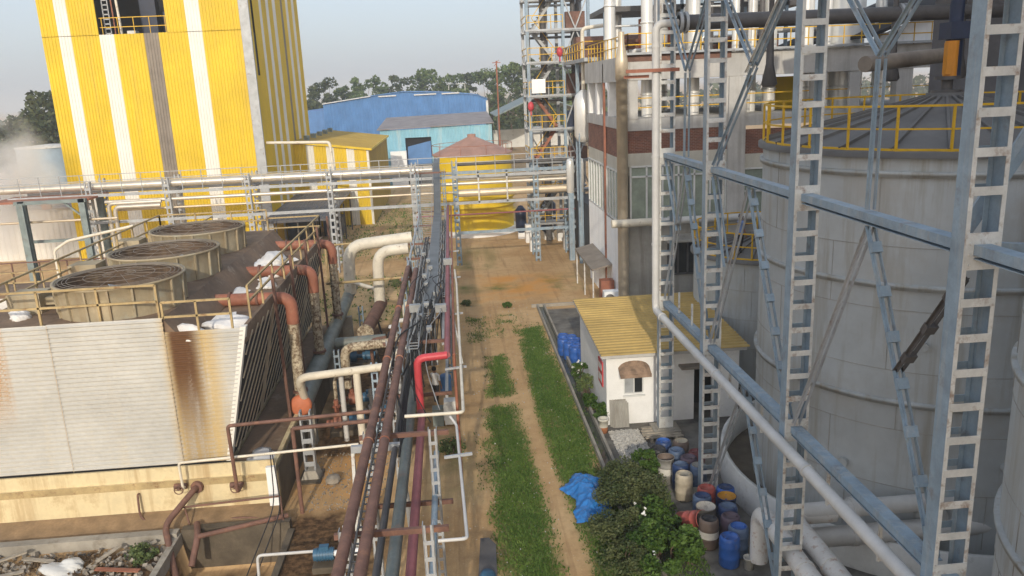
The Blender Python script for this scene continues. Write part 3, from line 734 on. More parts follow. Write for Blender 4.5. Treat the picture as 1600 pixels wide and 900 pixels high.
# wall-hung canopy and air conditioner outside the white cladding
wc = thing('wall_canopy', 'small brown sheet canopy on thin posts against the white clad wall', 'canopy', (8.7,50,0))
mb = MB(); mb.prism([(8.1,47.2,2.35),(9.35,47.2,2.65),(9.35,54,2.65),(8.1,54,2.35)],(0,0,.1)); mb.obj('roof', mt['grey_sheet'], wc)
for y in (47.4,50.6,53.8): mb = MB(); mb.box(8.15,8.23,y-.04,y+.04,0,2.38); mb.obj('post', mt['steel_pale'], wc)
mb = MB(); mb.box(8.5,9.3,46.4,47.1,0,1.9); solo(mb,'brown_cabinet','brown cabinet under the near end of the small wall canopy','cabinet',mt['redbrown'],(8.9,46.7,0))
ac = thing('air_conditioner_unit', 'white outdoor air conditioner unit by the foot of the white clad wall', 'air conditioner', (8.75,44.6,.9))
mb = MB(); mb.box(8.3,9.2,44.3,44.9,.95,1.75); mb.obj('casing', mt['panel'], ac)
mb = MB(); mb.lathe([(.28,0),(.24,.03),(.05,.03)],(0,0,0),16); mb.v = [(8.62+a,44.29-c,1.35+b) for a,b,c in mb.v]; mb.obj('fan_grille', mt['pipe_dark'], ac)
mb = MB(); mb.box(8.3,9.2,44.35,44.85,0,.95); mb.obj('stand', mt['conc'], ac)

# rooftop vessels, columns and ducts
def column_vessel(x, y, r, z0, z1, label, m='steel_bright', cone=True, group='stainless columns rising through the process building'):
    t = thing('distillation_column', label, 'process column', (x,y,z0), group)
    mb = MB(); mb.lathe([(r,z0),(r,z1)],(x,y,0),28)
    mb.lathe([(r,z1),(r*.8,z1+r*.35),(.02,z1+r*.5)],(x,y,0),28); mb.obj('shell', mt[m], t)
    mb = MB(); z = z0+1.2
    while z < z1: mb.lathe([(r,z-.04),(r+.05,z-.04),(r+.05,z+.04),(r,z+.04)],(x,y,0),28); z += 1.9
    mb.obj('flange', mt['steel_bright'], t)
column_vessel(9.95,50,.34,14.82,24,'slim bright steel column left of the white vertical pipe, above the white corner beam')
column_vessel(11.0,45,.32,11.56,23,'bright steel column just right of the grey vertical pipe')
column_vessel(13.6,45,.34,11.56,23,'bright steel column between the first and second lattice columns')
column_vessel(15.95,45,.2,11.56,24,'thin steel column right behind the second lattice column')
column_vessel(22.5,45.6,1.0,11.56,25,'widest polished steel column, right of the tall lattice column')
column_vessel(18.0,45.2,.36,11.56,24,'mid sized steel column left of the widest polished column')
for i, x in enumerate((11.6,14.3,16.6)):
    mb = MB(); mb.tube([(x,44.6,11.56),(x,44.6,24)],.1,10)
    solo(mb,'vertical_pipe',('slim white vertical pipe left of the first bright column pair','slim white vertical pipe between the two equal bright steel columns','slim white vertical pipe right of the second bright steel column')[i],'pipe',mt['pipe_grey'],(x,44.6,11.56),'white vertical pipes on the process building')
for (x, y, r, z0, z1, lb) in ((10.9,52.5,.3,14.82,24,'slim white column behind the corner beam, second from the left on the top floor'),(13.6,51.8,.36,11.56,24,'slim column half hidden behind the first lattice column'),
        (17.0,45.3,.26,11.56,24,'bright column just left of the yellow machine'),(20.2,45.6,.42,11.56,21,'stout bright column between the yellow machine and the widest column'),(21.2,45,.16,11.56,24,'slim bright column left beside the widest polished column'),(24.4,45.4,.3,11.56,24,'bright column right beside the widest polished column')):
    column_vessel(x, y, r, z0, z1, lb)
pk = thing('pipe_bridge', 'tangle of pale pipes and dark decks high over the process building', 'pipe bridge', (16,48,18))
for k in range(22):
    r_ = random.Random(400+k); x0 = r_.uniform(10,19); y0 = r_.uniform(44.2,52); z0 = r_.uniform(15.2,21); w_ = r_.uniform(2,6); h_ = r_.uniform(-2.5,2.5)
    mb = MB(); mb.pipe([(x0,y0,14.9),(x0,y0,z0),(x0+w_,y0,z0),(x0+w_,y0,max(15.,z0+h_))],r_.choice((.06,.08,.11,.15)),8); mb.obj('pipe', mt[r_.choice(('steel_bright','pipe_grey','clad','steel_blue','pipe_dark'))], pk)
for (x0, x1, y0, y1, z) in ((10,14.5,50,53,20.4),(15.5,21,50,53,21.2),(23.5,28,48,52,18.6)):
    mb = MB(); mb.box(x0,x1,y0,y1,z,z+.18); mb.obj('deck', mt['pipe_dark'], pk)
    mb = MB()
    for dz in (.6,1.1): mb.bar((x0,y0,z+dz),(x1,y0,z+dz),.05,.05)
    for q in range(5): mb.bar((x0+(x1-x0)*q/4,y0,z),(x0+(x1-x0)*q/4,y0,z+1.1),.045,.045)
    mb.obj('handrail', mt['rail_yellow'], pk)
    for x in (x0+.1,x1-.1): mb = MB(); mb.box(x-.09,x+.09,y0,y0+.18,14.8,z); mb.obj('post', mt['steel_blue'], pk)
ud = thing('upper_deck', 'dark steel upper deck with yellow rails over the process building', 'platform', (16,50,17.6))
mb = MB(); mb.box(9.6,22,50,55,17.6,17.9); mb.obj('floor', mt['pipe_dark'], ud)
mb = MB()
for z in (18.4,18.9): mb.bar((9.6,50.1,z),(22,50.1,z),.06,.06)
mb.obj('handrail', mt['rail_yellow'], ud)
for x in (9.7,13,18.3,21.8): mb = MB(); mb.box(x-.1,x+.1,50.05,50.25,14.8,17.6); mb.obj('post', mt['steel_blue'], ud)
mb = MB(); mb.box(10.4,21.5,52.6,53.4,14.82,16.1); mb.obj('equipment_row', mt['rust'], ud)
mb = MB(); mb.box(12.3,14.4,52,52.6,15.2,17.3); solo(mb,'orange_housing','bright orange housing on the open top floor behind the white pipe','machine housing',mt['orange'],(13.3,52.3,14.82))
mb = MB(); mb.box(18.6,20.0,46.3,47.3,11.56,13.4); solo(mb,'yellow_machine','yellow machine housing inside the open concrete floor','machine',mt['yellow'],(19.5,47.5,11.56))
for i, (x, y) in enumerate(((17.9,46.2),(21.0,47),(22.6,46.6))):
    p = thing('process_pump', ('small dark pump stack on the top floor left of the tall lattice column','dark pump stack on the top floor behind the tall lattice column','dark pump stack on the top floor right of the tall lattice column')[i], 'pump', (x,y,14.8), 'pumps on the process building roof')
    mb = MB(); mb.cyl((x,y),.3,14.8,15.6,14); mb.obj('casing', mt['pipe_dark'], p)
    mb = MB(); mb.cyl((x,y),.2,15.6,16.4,14); mb.obj('motor', mt['motor_blue'], p)
    mb = MB(); mb.pipe([(x-.8,y-.2,15.1),(x,y-.2,15.1),(x+.1,y-.2,17)],.08,8); mb.obj('pipe', mt['pipe_grey'], p)
mb = MB(); mb.pipe([(16.5,45.5,16.6),(23,45.5,16.6),(23,45.5,18.5)],.2,12); solo(mb,'bright_duct','bright horizontal duct over the top floor behind the second lattice column','duct',mt['clad'],(20,45.5,16.6))
mb = MB(); mb.pipe([(8.7,42.4,6.05),(17.3,42.4,6.05)],.2,14); 
cp = thing('cream_header_pipe','horizontal pipe along the building front, cream at its left end and grey beyond','pipe',(13,42.4,6.05))
mb.mi = 0; mb.obj('pipe', mt['pipe_grey'], cp)
mb = MB(); mb.tube([(8.4,42.4,6.05),(10.9,42.4,6.05)],.225,14); mb.obj('cream_sleeve', mt['cream'], cp)
mb = MB()
for x in (11.1,11.5): mb.tube([(x,42.4,6.05),(x+.1,42.4,6.05)],.25,14)
mb.obj('band', mt['white_dirty'], cp)

# ------------------------------------------------------------------ steel stair tower
sx0, sx1, sy0, sy1 = 6.5, 9.35, 66., 70.
stt = thing('stair_tower', 'open pale steel stair tower with yellow rails left of the process building', 'stair tower', (7.9,68,0))
for x in (sx0,sx1,11.4):
    for y in (sy0,sy1):
        mb = MB(); mb.box(x-.12,x+.12,y-.12,y+.12,.9,25); mb.obj('column', mt['steel_blue' if y == sy0 else 'steel_grey'], stt)
        mb = MB(); mb.box(x-.4,x+.4,y-.4,y+.4,0,1.6); mb.obj('plinth', mt['plaster'], stt)
lv = [2.4,5.0,7.5,10.1,12.75,15.35,17.8,20.3,22.8]
for k, z in enumerate(lv):
    mb = MB(); mb.box(sx0-.15,11.5,sy0-.14,sy0+1.1,z-.14,z); mb.box(sx0-.15,11.5,sy1-1.1,sy1+.14,z-.14,z); mb.bar((sx0,sy0,z-.1),(11.4,sy0,z-.1),.1,.24); mb.obj('platform', mt['steel_grey'], stt)
    mb = MB()
    for dz in (.55,1.05): mb.bar((sx0,sy0-.1,z+dz),(sx1,sy0-.1,z+dz),.055,.055); mb.bar((sx0-.1,sy0,z+dz),(sx0-.1,sy1,z+dz),.055,.055)
    for x in (sx0,7.45,8.4,sx1): mb.bar((x,sy0-.1,z),(x,sy0-.1,z+1.05),.05,.05)
    mb.obj('handrail', mt['rail_yellow'], stt)
    if k:
        z0 = lv[k-1]; xa, xb = (sx0+.5, sx1-.5) if k % 2 else (sx1-.5, sx0+.5)
        fl = MB()
        for s in range(9):
            f = s/9; fl.box(min(xa,xb)+abs(xb-xa)*(f if xb > xa else 1-f)-.14, min(xa,xb)+abs(xb-xa)*(f if xb > xa else 1-f)+.14, sy0+1.3, sy0+2.3, z0+(z-z0)*(f+.08), z0+(z-z0)*(f+.08)+.05)
        for y in (sy0+1.25,sy0+2.35): fl.bar((xa,y,z0),(xb,y,z),.05,.22)
        fo = fl.obj('stair_flight', mt['redbrown' if k in (3,4) else 'steel_grey'], stt)
        hr = MB(); hr.bar((xa,sy0+1.2,z0+.95),(xb,sy0+1.2,z+.95),.05,.05); hr.obj('handrail', mt['rail_yellow'], fo)
mb = MB()
for z0, z1 in ((5,10.1),(10.1,15.35),(15.35,20.3)):
    mb.bar((sx1+.0,sy0+.15,z0),(11.4,sy0+.15,z1),.07,.1); mb.bar((11.4,sy0+.18,z0),(sx1,sy0+.18,z1),.07,.1)
mb.bar((sx0,sy1,10.1),(sx1,sy1,5),.08,.1); mb.obj('brace', mt['steel_grey'], stt)
for (x, y, r) in ((7.95,67.6,.28),(8.4,69.4,.16),(10.3,67,.2),(10.9,69,.3),(6.9,69,.12)):
    mb = MB(); mb.tube([(x,y,.5),(x,y,25)],r,10); mb.obj('riser', mt['pipe_dark' if r > .18 else 'pipe_grey'], stt)
for k, z in enumerate(lv[2:8]):
    mb = MB(); mb.pipe([(sx0+.4,sy0+2.6,z-.5),(sx1+1.4,sy0+2.6,z-.5),(sx1+1.4,sy0+2.6,z+.8)],.1,8); mb.obj('cross_pipe', mt['steel_grey' if k % 2 else 'pipe_dark'], stt)
    mb = MB(); mb.box(sx1+.3,11.2,sy0+.4,sy0+1.0,z,z+1.0+.3*(k % 3)); mb.obj('equipment', mt['navy' if k % 2 else 'rust'], stt)
for i, (x, z) in enumerate(((6.55,11.5),(9.0,15.6),(8.6,20.5))):
    mb = MB(); mb.lathe([(.01,0),(.18,.1),(.25,.3),(.25,.5),(.18,.7),(.01,.8)],(x,65.6,z),16)
    mb.box(x-.06,x+.06,65.55,65.65,z-.3,z+.02)
    solo(mb,'red_canister',('red canister hung low on the left leg of the stair tower','red canister on the stair tower landing beside the building platform','red canister near the top of the stair tower')[i],'canister',mt['red_pipe'],(x,65.6,z),'red canisters on the stair tower')
mb = MB(); mb.box(6.7,7.8,65.7,65.78,12.9,14.0); solo(mb,'white_notice_panel','plain white panel on the rail of the stair tower landing','panel',mt['panel'],(7.2,65.7,12.9))
lk = thing('link_walkway', 'steel walkway with yellow rails linking the stair tower to the process building top floor', 'walkway', (10.5,61,15.2))
mb = MB(); mb.box(9.3,22,55.7,66,14.95,15.2); mb.obj('deck', mt['steel_grey'], lk)
mb = MB()
for z in (15.75,16.25): mb.bar((9.4,56,z),(22,56,z),.06,.06); mb.bar((9.3,56,z),(9.3,66,z),.06,.06)
for k in range(9): mb.bar((9.3,56+k*1.25,15.2),(9.3,56+k*1.25,16.25),.05,.05)
mb.obj('handrail', mt['rail_yellow'], lk)
mb = MB(); mb.box(9.8,15,62,63.5,15.2,16.9); mb.obj('equipment', mt['rust'], lk)
for x in (9.5,13,17): mb = MB(); mb.box(x-.12,x+.12,60,60.24,0,14.95); mb.obj('post', mt['steel_blue'], lk)
vs_ = thing('silver_vessel', 'silver dished vessel with a thin pipe on top beside the stair tower', 'vessel', (9.75,59,9.4))
mb = MB(); mb.lathe([(.05,9.3),(.5,9.4),(.72,9.8),(.72,12.2),(.6,12.7),(.2,13.05),(.09,13.1)],(9.75,59,0),24); mb.obj('shell', mt['steel_bright'], vs_)
mb = MB(); mb.pipe([(9.75,59,13.0),(9.75,59,17.3),(11.8,59,17.5)],.14,10); mb.obj('outlet_pipe', mt['cream'], vs_)
mb = MB(); 
for a in (.8,2.4,4.,5.5): mb.bar((9.75+.7*math.cos(a),59+.7*math.sin(a),5),(9.75+.7*math.cos(a),59+.7*math.sin(a),10),.09,.09)
mb.obj('leg', mt['steel_blue'], vs_)
for i, (x, z) in enumerate(((9.0,5.4),(9.75,5.4))):
    p = thing('small_silver_tank', ('small silver tank at the foot of the stair tower, left of its twin','small silver tank nearest the white corner of the process building')[i], 'tank', (x,61.5,z), 'small silver tanks by the stair tower')
    mb = MB(); mb.lathe([(.02,z+2.6),(.25,z+2.5),(.3,z+2.2),(.3,z),(.05,z-.2)],(x,61.5,0),16); mb.obj('shell', mt['steel_bright'], p)
    mb = MB(); mb.box(x-.2,x+.2,61.3,61.7,0,z); mb.obj('stand', mt['steel_blue'], p)
# dark plant under the stair tower
for i, (x, y, h, r) in enumerate(((8.3,71,3.2,.7),(10.6,68,3.6,.6),(11.2,63,3.0,.5),(5.9,72,2.6,.5))):
    p = thing('process_vessel', ('dark vessel under the stair tower landing','dark vessel between stair tower and process building','slim dark vessel beside the far end of the white clad wall','dark vessel beside the yellow tank')[i], 'vessel', (x,y,0), 'dark vessels under the stair tower')
    mb = MB(); mb.lathe([(r*.4,.5),(r,.9),(r,h),(r*.4,h+.4),(.02,h+.45)],(x,y,0),18); mb.obj('shell', mt['navy'], p)
    mb = MB(); mb.box(x-r*.6,x+r*.6,y-r*.6,y+r*.6,0,.55); mb.obj('base', mt['plaster'], p)
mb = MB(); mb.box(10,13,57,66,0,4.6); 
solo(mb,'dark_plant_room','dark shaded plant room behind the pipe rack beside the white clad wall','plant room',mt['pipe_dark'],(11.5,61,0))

# ------------------------------------------------------------------ grey tanks
def big_tank(label, c, R_, zr, rise, rail, rings, plinth=True, bands=()):
    t = thing('storage_tank', label, 'tank', (c[0],c[1],0), 'big grey storage tanks')
    mb = MB(); mb.lathe([(R_,.05),(R_,zr)],(*c,0),72); mb.obj('shell', mt['tank'], t)
    mb = MB()
    for z in rings: mb.lathe([(R_+.002,z-.008),(R_+.012,z-.008),(R_+.012,z+.008),(R_+.002,z+.008)],(*c,0),72)
    rr = [random.uniform(0,6.28) for _ in range(40)]
    zs = [.6]+list(rings)+[zr]
    for z0, z1 in zip(zs, zs[1:]):
        off = random.uniform(0, 1)
        for k in range(9):
            a = 2*math.pi*(k+off)/9; p = (c[0]+(R_+.004)*math.cos(a), c[1]+(R_+.004)*math.sin(a))
            mb.bar((*p,z0),(*p,z1),.012,.012)
    mb.obj('weld_seam', mt['tank_seam'], t)
    for z in bands:
        mb = MB(); mb.lathe([(R_,z-.1),(R_+.08,z-.09),(R_+.08,z-.03),(R_+.1,z-.03),(R_+.1,z+.06),(R_,z+.07)],(*c,0),72); mb.obj('stiffener_ring', mt['tank_band'], t)
    mb = MB(); ang = math.atan2(-c[1],-c[0])
    for da, z, rr in ((.1,1.6,.32),(-.35,2.6,.12),(.42,3.1,.1),(.0,6.4,.09)):
        u = Vector((math.cos(ang+da),math.sin(ang+da),0)); C3 = Vector((c[0],c[1],z)); mb.tube([C3+u*(R_-.02),C3+u*(R_+.14)],rr,18); mb.tube([C3+u*(R_+.14),C3+u*(R_+.19)],rr*1.25,18)
        nzl = mb.obj('nozzle', mt['tank_band'], t); mb = MB()
    mb = MB(); prof = [(R_+.16,zr-.05),(R_+.16,zr+.1),(R_-.05,zr+.14),(.55,zr+rise),(.55,zr+rise+.12),(.01,zr+rise+.12)]
    mb.lathe(prof,(*c,0),72)
    for k in range(24):
        a = 2*math.pi*k/24; u = Vector((math.cos(a),math.sin(a),0)); C3 = Vector((*c,0))
        mb.bar(C3+u*.6+Vector((0,0,zr+rise+.02)),C3+u*R_+Vector((0,0,zr+.17)),.07,.09)
    mb.obj('roof', mt['tank_roof'], t)
    if rail:
        nP = 26; r = MB()
        for k in range(nP):
            a = 2*math.pi*(k+.35)/nP; a2 = 2*math.pi*(k+1.35)/nP
            p = (c[0]+R_*math.cos(a), c[1]+R_*math.sin(a)); q = (c[0]+R_*math.cos(a2), c[1]+R_*math.sin(a2))
            r.bar((*p,zr),(*p,zr+1.25),.055,.055)
            for z, h in ((.14,.1),(.68,.045),(1.25,.055)): r.bar((*p,zr+z),(*q,zr+z),.045,h)
        r.obj('handrail', mt['rail_yellow'], t)
    if plinth:
        mb = MB(); mb.lathe([(R_+1.15,0),(R_+1.12,1.05),(R_+.98,1.06),(R_+.97,.1)],(*c,0),72); mb.obj('plinth', mt['white_dirty'], t)
        mb = MB(); mb.lathe([(R_+.99,.12),(R_+.0,.12)],(*c,0),72); mb.obj('plinth_floor', mt['conc_dk'], t)
    return t
TC = (14.9,23.65)
T1 = big_tank('biggest grey tank, with a yellow railed cone roof and mixer on top', TC, 5.2, 11.35, 1.3, True, (2.2,3.9,5.6,7.3,9.0), True, (4.7,7.95,10.9))
mx_ = thing('tank_mixer', 'blue and orange mixer drive standing on the peak of the big grey tank roof', 'mixer', (14.9,23.65,12.75))
mb = MB(); mb.cyl((14.9,23.65),.42,12.75,12.85,20); mb.cyl((14.9,23.65),.16,12.85,13.15,14); mb.cyl((14.9,23.65),.36,13.15,13.25,20); mb.obj('base', mt['pipe_dark'], mx_)
mb = MB(); mb.cyl((14.86,23.5),.19,13.25,14.25,16); mb.box(14.62,14.78,23.3,23.5,13.3,14.2); mb.obj('gearbox', mt['amber'], mx_)
mb = MB(); mb.cyl((15.08,23.75),.24,13.25,14.35,18); mb.box(14.7,15.35,23.35,23.95,14.3,14.78); mb.cyl((15.05,23.7),.2,14.78,15.4,16); mb.obj('motor', mt['navy'], mx_)
big_tank('grey tank at the right edge of the picture, close behind the nearest lattice column', (14.9,10.9), 5.2, 11.35, 1.3, False, (2.2,3.9,5.6,7.3,9.0), False, (4.7,7.95,10.9))
T2 = big_tank('smaller far grey tank with a yellow railed gallery, left of the biggest tank', (14.0,35.2), 3.1, 5.75, .7, True, (1.9,3.2,4.5), False, ())
# piping between the tanks
for i, (z, y, lb) in enumerate(((2.0,18.9,'upper grey cross pipe running behind the nearest lattice column to the right'),(1.25,18.8,'lower thicker grey cross pipe running behind the nearest lattice column to the right'))):
    mb = MB(); mb.tube([(8.75+i*.2,y,z),(17,y,z)],.24+.04*i,14); mb.tube([(10.2,y,z),(10.35,y,z)],.31,14); solo(mb,'cross_pipe',lb,'pipe',mt['pipe_grey'],(12,y,z),'cross pipes between the tanks')
for i, (x, ye, z, lb) in enumerate(((7.9,19.4,1.85,'left one of two white pipes with rust spots at the bottom edge'),(8.55,20.1,1.9,'right one of two white pipes with rust spots at the bottom edge'))):
    p = thing('rusty_white_pipe', lb, 'pipe', (x,14,z), 'rust spotted white pipes at the bottom edge')
    mb = MB(); mb.pipe([(x,8,z),(x,ye,z),(x,ye,.3)] if i == 0 else [(x,8,z),(x,ye-1.2,z),(x+1.2,ye-1.2,z)],.25,18,.45); mb.obj('pipe', mt['pipe_rustwhite'], p)
    mb = MB()
    for y in (13,16.5): mb.tube([(x,y,z),(x,y+.1,z)],.27,16)
    mb.obj('band', mt['pipe_rustwhite'], p)
    mb = MB(); mb.box(x-.1,x+.1,14.9,15.1,0,z-.19); mb.obj('support', mt['steel_blue'], p)

# ------------------------------------------------------------------ lattice frame
fr = thing('steel_frame', 'tall blue grey steel frame of lattice columns in front of the grey tanks', 'steel frame', (7.7,20,0))
FY = [28.75,23.4,17.15,11.2,5.4]
batten = None
for ci, y in enumerate(FY):
    w = .27
    mb = MB(); H_ = 19.5
    for sx in (-1, 1):
        x = 7.72+sx*w
        mb.box(x-.012,x+.012,y-.17,y+.17,.25,H_)
        mb.box(min(x,x-sx*.085),max(x,x-sx*.085),y+.158,y+.17,.25,H_)
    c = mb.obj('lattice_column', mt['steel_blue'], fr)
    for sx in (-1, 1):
        x = 7.72+sx*w; mb = MB(); mb.box(min(x+sx*.014,x-sx*.05),max(x+sx*.014,x-sx*.05),y-.1705,y-.158,.25,H_); mb.obj('flange', mt['steel_pale'], c)  # same paint as the webs; sky light on the front painted in as pale
    mb = MB(); mb.box(7.2,8.25,y-.45,y+.45,0,.25); mb.box(7.35,8.1,y-.3,y+.3,.25,.29); mb.obj('footing', mt['conc'], fr)
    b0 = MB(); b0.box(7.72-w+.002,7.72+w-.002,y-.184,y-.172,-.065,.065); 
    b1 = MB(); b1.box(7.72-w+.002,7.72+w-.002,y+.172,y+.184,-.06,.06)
    bo = b0.obj('batten', mt['steel_pale'], c); b2 = b1.obj('batten', mt['steel_blue'], c)  # front battens paler than back ones: sky light put into the colour
    for za, zb in ((.3,.75),(5.07,5.63),(10.57,11.13),(16.07,16.63)):
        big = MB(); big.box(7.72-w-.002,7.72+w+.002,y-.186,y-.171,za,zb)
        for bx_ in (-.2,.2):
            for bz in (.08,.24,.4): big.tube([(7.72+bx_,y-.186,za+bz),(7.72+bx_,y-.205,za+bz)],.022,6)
        big.obj('gusset', mt['steel_pale'], c)  # front plate, pale with painted-in sky light
    bo.location.z = b2.location.z = 1.1
    zz = 1.1+.56
    while zz < H_:
        if min(abs(zz-g) for g in (5.35,10.85,16.35)) > .35:
            for s_ in (bo, b2):
                e = s_.copy(); COL.objects.link(e); e.parent = c; e.location.z = zz
        zz += .56
XF = 7.7
for z in (5.35,10.85,16.35):
    for a, bq in zip(FY, FY[1:]):
        mb = MB(); y0, y1 = a-.19, bq+.19
        mb.box(XF-.13,XF+.13,y1,y0,z+.09,z+.105); mb.box(XF-.006,XF+.006,y1,y0,z-.1,z+.09); mb.box(XF-.13,XF-.12,y1,y0,z-.05,z+.09)
        mb.box(XF-.12,XF+.12,y1,y0,z-.115,z-.1); mb.obj('tie_beam', mt['steel_blue'], fr)
def vbrace(ya, za, yb, zb, m='steel_blue', bat=False):
    mb = MB()
    for dx in (-.055,.055): mb.bar((XF+dx,ya,za),(XF+dx,yb,zb),.012,.085); 
    for dx in (-.08,.08): mb.bar((XF+dx,ya+.035,za),(XF+dx,yb+.035,zb),.055,.012)
    p = Vector((XF,ya,za)); q = Vector((XF,yb,zb)); L_ = (q-p).length; k = int(L_/.75)
    for i in range(k if bat else 0):
        f = (i+.5)/k; d = (q-p).normalized(); cpt = p.lerp(q,f); mb.bar(cpt-d*.1,cpt+d*.1,.2,.125)
    mb.obj('brace', mt[m], fr)
for i in range(4):
    a, bq = FY[i]-.2, FY[i+1]+.2; m = (a+bq)/2
    for zl, zh in ((5.5,10.7),(.3,5.2)) if i != 3 else ():
        if zl < 1 and i not in (1,): continue
        vbrace(m,zh,a,zl,'steel_grey'); vbrace(m,zh,bq,zl,'steel_blue',True)
    
    if i < 3: vbrace(m,13.75,a,16.2); vbrace(m,13.75,bq,16.2); vbrace(m,13.7,(a if i == 1 else m+.05),11.0)
    if i == 2: vbrace(bq-.05,10.35,bq+1.5,8.3,'pipe_dark',True)
    if i == 0: vbrace(a-.1,10.7,m+.9,8.4)
    if i == 1: vbrace(a,10.7,a-1.2,8.2)
    if i == 1: vbrace(bq+.1,16.2,m+.4,13.6,'steel_pale')
    for yy in (a-1.7,bq+1.7): mb = MB(); mb.bar((XF,yy,5.45),(XF,yy,6.2) if i == 0 else (XF,yy,4.35),.06,.06); mb.obj('hanger', mt['steel_pale'], fr)
# out-riggers to the right from the nearest column
mb = MB(); mb.bar((7.95,11.75,10.75),(10.5,11.2,10.6),.12,.2); mb.bar((7.95,11.75,11.2),(9.8,11.2,15),.08,.12); mb.bar((7.95,11.75,11.0),(9.9,11.4,14.5),.08,.12); mb.obj('outrigger', mt['steel_blue'], fr)
# white process pipe
wp = thing('white_process_pipe', 'long white pipe dropping by the farthest lattice column then running along the frame', 'pipe', (7.35,20,5.1))
mb = MB(); mb.pipe([(8.1,28.6,15.4),(7.3,28.6,15.4),(7.3,28.6,5.1),(7.3,6.5,5.1)],.135,18,.3); mb.obj('pipe', mt['pipe_grey'], wp)
mb = MB()
for y in (27.6,21.5,15.4): mb.tube([(7.3,y,5.1),(7.3,y+.09,5.1)],.16,18)
for z in (14.6,10.8,7.6): mb.tube([(7.3,28.6,z),(7.3,28.6,z+.07)],.155,18)
mb.obj('coupling', mt['pipe_grey'], wp)
mb = MB(); mb.box(6.2,8.1,28.4,28.46,13.78,13.9); mb.box(6.2,7.1,28.75,28.81,13.6,13.7); mb.obj('bracket', mt['redbrown'], wp)
dp = thing('dark_header_pipe', 'long dark horizontal pipe crossing the top right behind the lattice columns', 'pipe', (15,28.6,15.4))
mb = MB(); mb.tube([(8.1,28.6,15.4),(24,28.6,15.4)],.26,16); mb.obj('pipe', mt['pipe_dark'], dp)
mb = MB(); 
for x in (8.1,8.3,16.,16.18): mb.tube([(x,28.6,15.4),(x+.1,28.6,15.4)],.36,16)
mb.obj('flange', mt['steel_grey'], dp)
for i, x in enumerate((11.4,15.9,18.4)):
    mb = MB(); mb.lathe([(.09,0),(.09,4.0),(.2,4.0),(.2,4.6)],(x,28.6,15.5),12); mb.lathe([(.2,-2.3),(.28,-2.2),(.14,-1.5),(.1,0)],(x,28.6,15.4),12)
    mb.obj('branch', mt['pipe_dark'], dp)
mb = MB(); mb.tube([(12.6,24.2,13.7),(16.6,26.5,13.9)],.24,16); solo(mb,'brown_duct','brown round duct ending in mid air left of the blue mixer','duct',mt['grey_sheet'],(14,25,13.7))
# dark neighbouring shed at far right
ds = thing('dark_shed', 'dark unlit corrugated shed beyond the tanks at the right edge', 'shed', (25,25,0))
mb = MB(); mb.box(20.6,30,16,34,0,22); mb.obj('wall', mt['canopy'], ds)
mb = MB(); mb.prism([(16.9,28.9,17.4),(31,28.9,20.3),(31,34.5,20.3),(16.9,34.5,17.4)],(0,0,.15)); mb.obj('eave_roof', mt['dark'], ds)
# unseen tall block added behind the viewer to shade the tanks
shade_root = thing('shade_block', 'unseen tall block added behind the viewer to shade the tanks', 'shade block', (13,-17,0))
mb = MB(); mb.box(3.3,20,-22,-12,0,33); mb.obj('wall', mt['white_sheet'], shade_root)
mb = MB(); mb.prism([(3.1,-22.3,33),(21.2,-22.3,33),(21.2,-22.3,34)],(0,10.6,0)); mb.obj('roof', mt['sheet_grey_roof'], shade_root)

# ------------------------------------------------------------------ white cabin
cb = thing('white_cabin', 'small white cabin with a yellow corrugated mono pitch roof', 'cabin', (8.4,33,0))
CX0, CX1, CY0, CY1 = 5.62, 11.05, 29.85, 36.4
mb = MB()
mb.box(CX0,6.32,CY0,CY0+.15,0,3.1); mb.box(7.13,9.2,CY0,CY0+.15,0,3.1); mb.box(9.95,CX1,CY0,CY0+.15,0,3.1)
mb.box(6.32,7.13,CY0,CY0+.15,0,1.27); mb.box(6.32,7.13,CY0,CY0+.15,2.12,3.1); mb.box(9.2,9.95,CY0,CY0+.15,2.3,3.1)
mb.prism([(CX0,CY0+.15,0),(CX0,CY1,0),(CX0,CY1,3.45),(CX0,CY0+.15,3.1)],(.15,0,0)); mb.prism([(CX1-.15,CY0+.15,0),(CX1-.15,CY1,0),(CX1-.15,CY1,3.45),(CX1-.15,CY0+.15,3.1)],(.15,0,0))
mb.box(CX0+.15,CX1-.15,CY1-.15,CY1,0,3.4); mb.obj('wall', mt['plaster'], cb)
mb = MB(); mb.box(CX0+.2,CX1-.2,31.5,31.6,0,3); mb.obj('inner_wall', mt['dark'], cb)
mb = MB(); mb.poly([(6.34,CY0+.1,1.28),(7.12,CY0+.1,1.28),(7.12,CY0+.1,2.1),(6.34,CY0+.1,2.1)]); w = mb.obj('window', mt['glass_dark'], cb)
mb = MB()
for x in (6.34,6.74,7.11): mb.box(x-.025,x+.025,CY0+.02,CY0+.09,1.27,2.12)
for z in (1.29,2.1): mb.box(6.32,7.13,CY0+.025,CY0+.085,z-.025,z+.025)
mb.obj('frame', mt['frame_white'], w)
mb = MB(); mb.poly([(6.37,CY0+.09,1.31),(6.72,CY0+.09,1.31),(6.72,CY0+.09,2.08),(6.37,CY0+.09,2.08)]); mb.obj('pane', mt['steel_grey'], w)
mb = MB(); mb.box(6.28,7.18,CY0-.08,CY0-.003,1.18,1.25); mb.obj('sill', mt['frame_white'], cb)
mt['awn'] = M('ragged_brown_awning', (.36,.25,.18), .9, var=.3, vs=3, stain=((.12,.09,.07),.4,4.,.8))
aw = MB()
pts = []
for k in range(11):
    a = math.pi*k/10; pts.append((6.73-.60*math.cos(a)*(1 if k not in (0,10) else 1.05), 2.36+.27*math.sin(a)))
